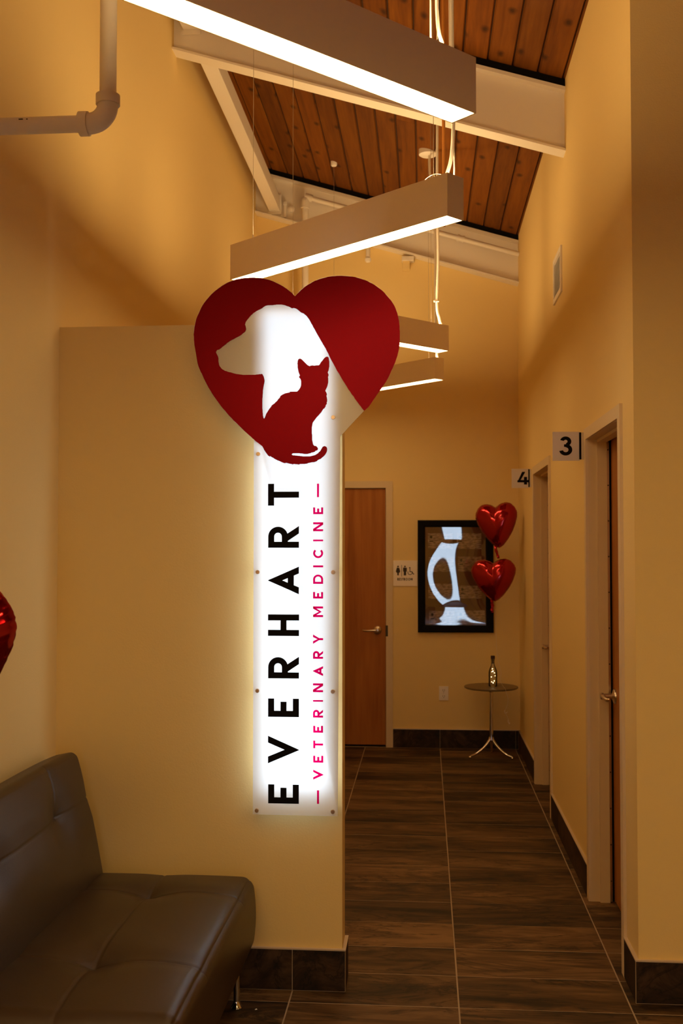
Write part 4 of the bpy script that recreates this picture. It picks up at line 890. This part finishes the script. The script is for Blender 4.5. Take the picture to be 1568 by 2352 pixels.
# ---- air vent on the right wall
av = thing('air_vent', 'white return air grille high on the right wall', 'vent', (XR, 6.09, 3.05))
vy0, vy1, vz0, vz1 = 5.915, 6.265, 3.055, 3.315; t = 0.028
b = MB(); xv = 0.752
b.box((xv, vy0, vz0), (XR, vy0 + t, vz1), 'white'); b.box((xv, vy1 - t, vz0), (XR, vy1, vz1), 'white'); b.box((xv, vy0 + t, vz0), (XR, vy1 - t, vz0 + t), 'white'); b.box((xv, vy0 + t, vz1 - t), (XR, vy1 - t, vz1), 'white')
b.build('grille_frame', av)
MB().box((0.7600, vy0 + t, vz0 + t), (XR, vy1 - t, vz1 - t), 'vent').build('back_plate', av)
for k in range(13):
    z = vz0 + t + 0.006 + k * (vz1 - vz0 - 2 * t - 0.008) / 13
    b = MB(); b.prism([(0.7535, z), (0.7545, z - 0.0015), (0.7605, z + 0.010), (0.7595, z + 0.0115)], 'Y', vy0 + t, vy1 - t, 'vent'); b.build('slat', av)

# ---- wall outlet
ou = thing('wall_outlet', 'white duplex wall outlet low on the end wall', 'outlet', (0.147, YF, 0.39))
MB().bbox((0.110, YF - 0.006, 0.388), (0.186, YF, 0.503), 0.002, 'plastic').build('cover_plate', ou)
for zc in (0.422, 0.469):
    o = MB().bbox((0.131, YF - 0.009, zc - 0.016), (0.165, YF - 0.006, zc + 0.016), 0.002, 'plastic').build('receptacle', ou)
    b = MB(); b.box((0.139, YF - 0.0095, zc - 0.004), (0.142, YF - 0.009, zc + 0.008), 'slot'); b.box((0.153, YF - 0.0095, zc - 0.004), (0.156, YF - 0.009, zc + 0.008), 'slot'); b.box((0.145, YF - 0.0095, zc - 0.013), (0.151, YF - 0.009, zc - 0.008), 'slot'); b.build('slots', o)
MB().lathe([(0.003, 0), (0.003, -0.001), (0.0001, -0.0015)], (0.148, YF - 0.006, 0.4455), 'steel', 10, 'Y').build('screw', ou)

# ================================================================== SIDE TABLE, BOTTLE
TC = (0.512, 8.42)
tb = thing('side_table', 'small round pedestal side table in the far corridor corner', 'table', (TC[0], TC[1], 0))
MB().lathe([(0.0001, 0.532), (0.200, 0.532), (0.209, 0.537), (0.210, 0.543), (0.208, 0.547), (0.0001, 0.548)], (TC[0], TC[1], 0), 'tabletop', 64).build('tabletop', tb)
MB().lathe([(0.020, 0.13), (0.0155, 0.17), (0.015, 0.50), (0.020, 0.505), (0.021, 0.528), (0.05, 0.5315)], (TC[0], TC[1], 0), 'chrome', 28).build('column', tb)
for a in (200, 332, 85):
    dx, dy = math.cos(R(a)), math.sin(R(a))
    prof = [(0.006, 0.150), (0.014, 0.128), (0.035, 0.100), (0.065, 0.070), (0.105, 0.040), (0.145, 0.020), (0.175, 0.013)]
    pts = curve([(TC[0] + r * dx, TC[1] + r * dy, z) for r, z in prof], 4)
    n = len(pts)
    o = MB().tube(pts, [0.0135 - 0.0055 * i / n for i in range(n)], 'chrome', 12).build('leg', tb)
    MB().lathe([(0.0001, 0.0), (0.012, 0.001), (0.013, 0.006), (0.009, 0.014), (0.0001, 0.016)], (TC[0] + 0.178 * dx, TC[1] + 0.178 * dy, 0), 'chrome', 16).build('foot', o)
BC = (0.525, 8.40, 0.548)
bt = thing('glass_bottle', 'clear glass bottle with fairy lights and dark stopper on side table', 'bottle', BC)
outer = [(0.0001, 0.0), (0.030, 0.001), (0.0335, 0.006), (0.0335, 0.105), (0.031, 0.125), (0.022, 0.148), (0.0145, 0.165), (0.0128, 0.180), (0.0128, 0.205), (0.015, 0.207), (0.015, 0.213), (0.0115, 0.214)]
inner = [(0.0100, 0.214), (0.0102, 0.165), (0.019, 0.147), (0.028, 0.124), (0.0308, 0.104), (0.0308, 0.010), (0.0001, 0.008)]
MB().lathe(outer + inner, BC, 'glass', 36).build('bottle_body', bt)
MB().lathe([(0.0001, 0.178), (0.0095, 0.178), (0.0098, 0.2145), (0.0165, 0.2145), (0.0165, 0.238), (0.014, 0.240), (0.0001, 0.240)], BC, 'cork', 20).build('stopper', bt)
wp = []
for i in range(90):
    t = i / 89; a = t * 19; r = 0.021 * min(1, (1.12 - t) * 2.2); wp.append((BC[0] + r * math.cos(a) * (0.7 + .3 * math.sin(5 * t)), BC[1] + r * math.sin(a), BC[2] + 0.012 + 0.150 * t))
lw = MB().tube(wp, 0.0007, 'brass', 5).build('light_wire', bt)
for k, (dx, z, sz) in enumerate([(-0.004, 0.139, 0.0036), (0.000, 0.121, 0.0048), (-0.009, 0.116, 0.003), (0.011, 0.108, 0.0034), (-0.013, 0.076, 0.0034), (0.010, 0.045, 0.0038), (0.001, 0.030, 0.004), (-0.010, 0.038, 0.003), (0.016, 0.085, 0.0025)]):
    MB().lathe([(0.0001, -sz * .7), (sz * .55, -sz * .42), (sz * .7, 0), (sz * .55, sz * .42), (0.0001, sz * .7)], (BC[0] + dx, BC[1] - 0.014, BC[2] + z), 'fairy', 10).build('bulb', bt)
rbn = thing('balloon_ribbon', 'thin clear curling ribbon trailing down from the balloons past tabletop', 'ribbon', (0.55, 8.36, 0.6))
P = [(0.545, 8.33, 1.150), (0.548, 8.34, 0.95), (0.556, 8.35, 0.80), (0.572, 8.345, 0.720), (0.585, 8.345, 0.660), (0.580, 8.34, 0.600), (0.600, 8.31, 0.560), (0.605, 8.212, 0.560), (0.612, 8.200, 0.530), (0.626, 8.200, 0.480), (0.620, 8.205, 0.430), (0.604, 8.2, 0.395), (0.608, 8.2, 0.370), (0.626, 8.2, 0.330), (0.634, 8.2, 0.300)]
MB().tube(curve(P, 6), 0.0013, 'ribbon', 6).build('strand', rbn)
P = [(0.604, 8.2, 0.395), (0.597, 8.195, 0.385), (0.606, 8.19, 0.372), (0.622, 8.195, 0.385)]
MB().tube(curve(P, 6), 0.0022, 'ribbon', 6).build('curl', rbn)
P = [(0.628, 8.2, 0.325), (0.624, 8.195, 0.310), (0.634, 8.19, 0.292), (0.638, 8.2, 0.300)]
MB().tube(curve(P, 6), 0.0022, 'ribbon', 6).build('curl', rbn)

# ================================================================== BALLOONS
HP = [(0, .77), (.25, .91), (.54, .95), (.78, .85), (.96, .61), (1.0, .37), (.91, .05), (.73, -.32), (.46, -.69), (.20, -.95), (0, -1.05)]
def heart2(t):
    """outline of a plump foil heart, t = 0 at the cleft, pi at the tip"""
    sg_ = 1 if t <= math.pi else -1; q_ = (t if t <= math.pi else 2 * math.pi - t) / math.pi * (len(HP) - 1)
    i = min(len(HP) - 2, int(q_)); f = q_ - i
    P = [HP[max(0, i - 1)], HP[i], HP[i + 1], HP[min(len(HP) - 1, i + 2)]]
    g_ = lambda k: .5 * (2 * P[1][k] + (P[2][k] - P[0][k]) * f + (2 * P[0][k] - 5 * P[1][k] + 4 * P[2][k] - P[3][k]) * f * f + (-P[0][k] + 3 * P[1][k] - 3 * P[2][k] + P[3][k]) * f ** 3)
    return sg_ * g_(0), g_(1)
def balloon(label, c, wd, ht, depth, seed, tilt, tail_pts, yaw=0, group='red heart foil balloons'):
    rnd = random.Random(seed); e = thing('heart_balloon', label, 'balloon', c, group)
    nt_, nr = 144, 22; vs = []; fs = []
    ph = [rnd.uniform(0, 6.28) for _ in range(6)]
    mt = Matrix.Rotation(R(yaw), 3, 'Z') @ Matrix.Rotation(R(tilt), 3, 'Y')
    for side in (1, -1):
        base = len(vs)
        for j in range(nr + 1):
            s = j / nr
            for i in range(nt_):
                t = 2 * math.pi * i / nt_; hx, hz = heart2(t)
                k = 1.0
                pk_ = 0.020 * s ** 6 * math.sin(38 * t + ph[0]) + 0.012 * s ** 4 * math.sin(61 * t + ph[1])
                X, Z = hx * s * (1 - abs(pk_) * 0.4) * wd / 2, (hz * s + 0.0 * (1 - s)) * ht / 2 * (1 - abs(pk_) * .4)
                D = depth / 2 * (max(0, 1 - s ** 2.3)) ** 0.62
                # cleft crease running down from the notch
                cz = math.exp(-(X / (0.07 * wd)) ** 2) * max(0, min(1, (Z / (ht / 2) + 0.1))) ** 2 * 0.22
                D *= 1 - cz
                Y_ = -side * D + depth * 0.5 * pk_ * (s ** 2)
                vs.append(mt @ Vector((X, Y_, Z)))
        for j in range(nr):
            for i in range(nt_):
                a = base + j * nt_ + i; b_ = base + j * nt_ + (i + 1) % nt_; c_ = b_ + nt_; d_ = a + nt_
                fs.append((a, b_, c_, d_) if side < 0 else (d_, c_, b_, a))
    b = MB(); b.add([(v.x + c[0], v.y + c[1], v.z + c[2]) for v in vs], fs, 'foil'); b.smooth = True
    bo = b.build('balloon_body', e, ang=60)
    P = curve(tail_pts, 5); n = len(P)
    t_ = MB(); vs = []
    for i, p in enumerate(P):
        wdt = 0.011 + 0.0015 * math.sin(i * 0.9)
        vs += [(p.x - wdt, p.y + 0.002 * math.sin(i), p.z), (p.x, p.y - 0.004, p.z), (p.x + wdt, p.y + 0.002 * math.cos(i * 1.3), p.z), (p.x, p.y + 0.004, p.z)]
    t_.add(vs, [(i * 4 + k, i * 4 + (k + 1) % 4, (i + 1) * 4 + (k + 1) % 4, (i + 1) * 4 + k) for i in range(n - 1) for k in range(4)] + [(3, 2, 1, 0), tuple((n - 1) * 4 + k for k in range(4))], 'foil')
    t_.smooth = True; t_.build('tail', e)
    return e
balloon('upper of two red heart balloons over the side table', (0.556, 8.30, 1.812), 0.328, 0.350, 0.15, 3, -5,
        [(0.548, 8.30, 1.650), (0.545, 8.29, 1.625), (0.552, 8.29, 1.595), (0.560, 8.29, 1.570), (0.566, 8.29, 1.548)], yaw=-14)
balloon('lower of two red heart balloons over the side table', (0.524, 8.22, 1.390), 0.345, 0.325, 0.15, 11, -3,
        [(0.512, 8.22, 1.240), (0.508, 8.22, 1.215), (0.514, 8.22, 1.185), (0.510, 8.22, 1.160), (0.512, 8.22, 1.135)], yaw=-10)
balloon('large red heart balloon cut off at the left edge of the picture', (-1.198, 2.50, 1.362), 0.40, 0.42, 0.17, 5, 4,
        [(-1.188, 2.50, 1.150), (-1.193, 2.50, 1.12), (-1.186, 2.50, 1.08), (-1.188, 2.50, 1.05)], yaw=8)

# ================================================================== BENCH
bn = thing('waiting_bench', 'dark brown leather armless bench with tufted seat and chrome legs', 'bench', (-0.95, 3.26, 0))
def soft_box(hx, hy, hz, r, fn, nx, ny, nz, mat='leather'):
    """box grid with rounded edges; fn(p, n) returns an offset for a surface point"""
    vs = {}; V = []; F = []
    def key(i, j, k):
        if (i, j, k) not in vs:
            p = Vector((hx * (2 * i / nx - 1), hy * (2 * j / ny - 1), hz * (2 * k / nz - 1)))
            inn = Vector((max(-hx + r, min(hx - r, p.x)), max(-hy + r, min(hy - r, p.y)), max(-hz + r, min(hz - r, p.z))))
            dd = p - inn; n_ = dd.normalized() if dd.length > 1e-9 else Vector((0, 0, 1))
            if dd.length > 1e-9: p = inn + n_ * r
            vs[(i, j, k)] = len(V); V.append(fn(p, n_))
        return vs[(i, j, k)]
    for i in range(nx):
        for j in range(ny):
            F.append((key(i, j, nz), key(i + 1, j, nz), key(i + 1, j + 1, nz), key(i, j + 1, nz))); F.append((key(i, j, 0), key(i, j + 1, 0), key(i + 1, j + 1, 0), key(i + 1, j, 0)))
    for i in range(nx):
        for k in range(nz):
            F.append((key(i, 0, k), key(i + 1, 0, k), key(i + 1, 0, k + 1), key(i, 0, k + 1))); F.append((key(i, ny, k), key(i, ny, k + 1), key(i + 1, ny, k + 1), key(i + 1, ny, k)))
    for j in range(ny):
        for k in range(nz):
            F.append((key(0, j, k), key(0, j, k + 1), key(0, j + 1, k + 1), key(0, j + 1, k))); F.append((key(nx, j, k), key(nx, j + 1, k), key(nx, j + 1, k + 1), key(nx, j, k + 1)))
    b = MB(); b.add(V, F, mat); b.smooth = True; return b
def groove(d, w_): return math.exp(-(d / w_) ** 2)
SX0, SX1, SY0, SY1 = -1.27, -0.622, 2.66, 3.85
scx, scy = (SX0 + SX1) / 2, (SY0 + SY1) / 2; hz = 0.130
TUF = [(-0.943, 3.003), (-0.943, 3.608)]
def seat_fn(p, n_):
    X, Y_, Z = p.x + scx, p.y + scy, p.z
    u = p.x / ((SX1 - SX0) / 2); v = p.y / ((SY1 - SY0) / 2)
    q_ = Vector((X, Y_, Z + 0.322))
    if n_.z > 0.3 or Z > 0.09:
        wgt = max(0, n_.z)
        crown = 0.022 * (1 - u ** 4) * (1 - v ** 4)
        fy = min(abs(Y_ - t_[1]) for t_ in TUF); fxx = abs(X - TUF[0][0])
        dip = 0
        for t_ in TUF:
            d = math.hypot((X - t_[0]) / 0.085, (Y_ - t_[1]) / 0.085); dip += 0.020 * math.exp(-d * d * 0.9) + 0.007 * math.exp(-d * d * 12)
        # cross seams sag between tufts, centre seam along Y
        dip += 0.0035 * groove(fy, 0.004) + 0.0035 * groove(fxx, 0.004) + 0.006 * groove(fy, 0.05) + 0.004 * groove(fxx, 0.05)
        q_.z += wgt * (crown - dip)
    if n_.x > 0.3: q_.x += 0.014 * (1 - (Z / hz) ** 2) * n_.x
    if n_.y < -0.3: q_.y -= 0.008 * (1 - (Z / hz) ** 2)
    # welt seam just below the front edge
    sd = abs(math.atan2(n_.z, max(n_.x, 1e-6)) - R(48)) if n_.x > 0.05 and n_.z > 0.05 else 9
    if sd < 0.3: q_.x -= 0.002 * math.exp(-(sd / 0.1) ** 2); q_.z -= 0.002 * math.exp(-(sd / 0.1) ** 2)
    return q_
so = soft_box((SX1 - SX0) / 2, (SY1 - SY0) / 2, hz, 0.038, seat_fn, 130, 240, 26).build('seat', bn, ang=80)
# backrest: leaning slab
BH, BT = 0.245, 0.060
ax0, az0 = -1.225, 0.40; lean = R(11.5)
def back_fn(p, n_):
    v = p.y / ((SY1 - SY0) / 2); wz = p.z / BH
    off = 0.0
    if n_.x > 0.3:
        off += 0.018 * (1 - wz ** 4) * (1 - v ** 6)
        Y_ = p.y + scy
        for ty in (2.955, 3.530):
            d = math.hypot((Y_ - ty) / 0.085, (p.z - 0.075) / 0.085); off -= 0.020 * math.exp(-d * d * 0.9) + 0.006 * math.exp(-d * d * 12)
        off -= 0.0035 * groove(p.z - 0.075, 0.004) + 0.005 * groove(p.z - 0.075, 0.05)
        for ty in (2.955, 3.530):
            if p.z > 0.075: off -= 0.0035 * groove(Y_ - ty - (p.z - 0.075) * 0.0, 0.004) + 0.004 * groove(Y_ - ty, 0.04)
    th_ = 1.0 - 0.22 * max(0, wz)
    x_, z_ = (p.x * th_ + max(0, n_.x) * off), p.z + (0.012 * (1 - v ** 4) if n_.z > 0.2 else 0)
    cx, cz = ax0 - math.sin(lean) * (z_ + BH) , az0 + math.cos(lean) * (z_ + BH)
    return Vector((cx + x_ * math.cos(lean), p.y + scy, cz + x_ * math.sin(lean)))
soft_box(BT, (SY1 - SY0) / 2, BH, 0.030, back_fn, 16, 240, 90).build('backrest', bn, ang=80)
MB().bbox((-1.20, 2.72, 0.165), (-0.68, 3.79, 0.198), 0.004, 'black').build('base_frame', bn)
for lx in (-0.672, -1.20):
    for ly in (2.76, 3.785):
        b = MB().lathe([(0.0001, 0.0), (0.021, 0.001), (0.022, 0.006), (0.014, 0.020), (0.0115, 0.032), (0.0125, 0.192)], (lx, ly, 0), 'chrome', 20)
        b.build('leg', bn)
# visible top-stitched seams on the seat front edge
st = []
for i in range(60):
    y_ = SY0 + 0.03 + i * (SY1 - SY0 - 0.06) / 59
    st.append((SX1 - 0.038 + 0.038 * math.cos(R(48)) - 0.000, y_, 0.322 + hz - 0.038 + 0.038 * math.sin(R(48)) + 0.0005))
MB().tube(st, 0.0009, 'stitch', 5).build('front_seam', bn)
# ---- small shard on the floor below the sign
dbr = thing('floor_scrap', 'tiny pale scrap lying on the floor tiles by bench leg', 'scrap', (-0.60, 3.78, 0.001))
MB().add([(-0.604, 3.775, 0.0012), (-0.596, 3.778, 0.0015), (-0.600, 3.782, 0.004), (-0.606, 3.780, 0.0012)], [(0, 1, 2), (0, 2, 3), (0, 3, 1), (1, 3, 2)], 'plastic').build('flake', dbr)
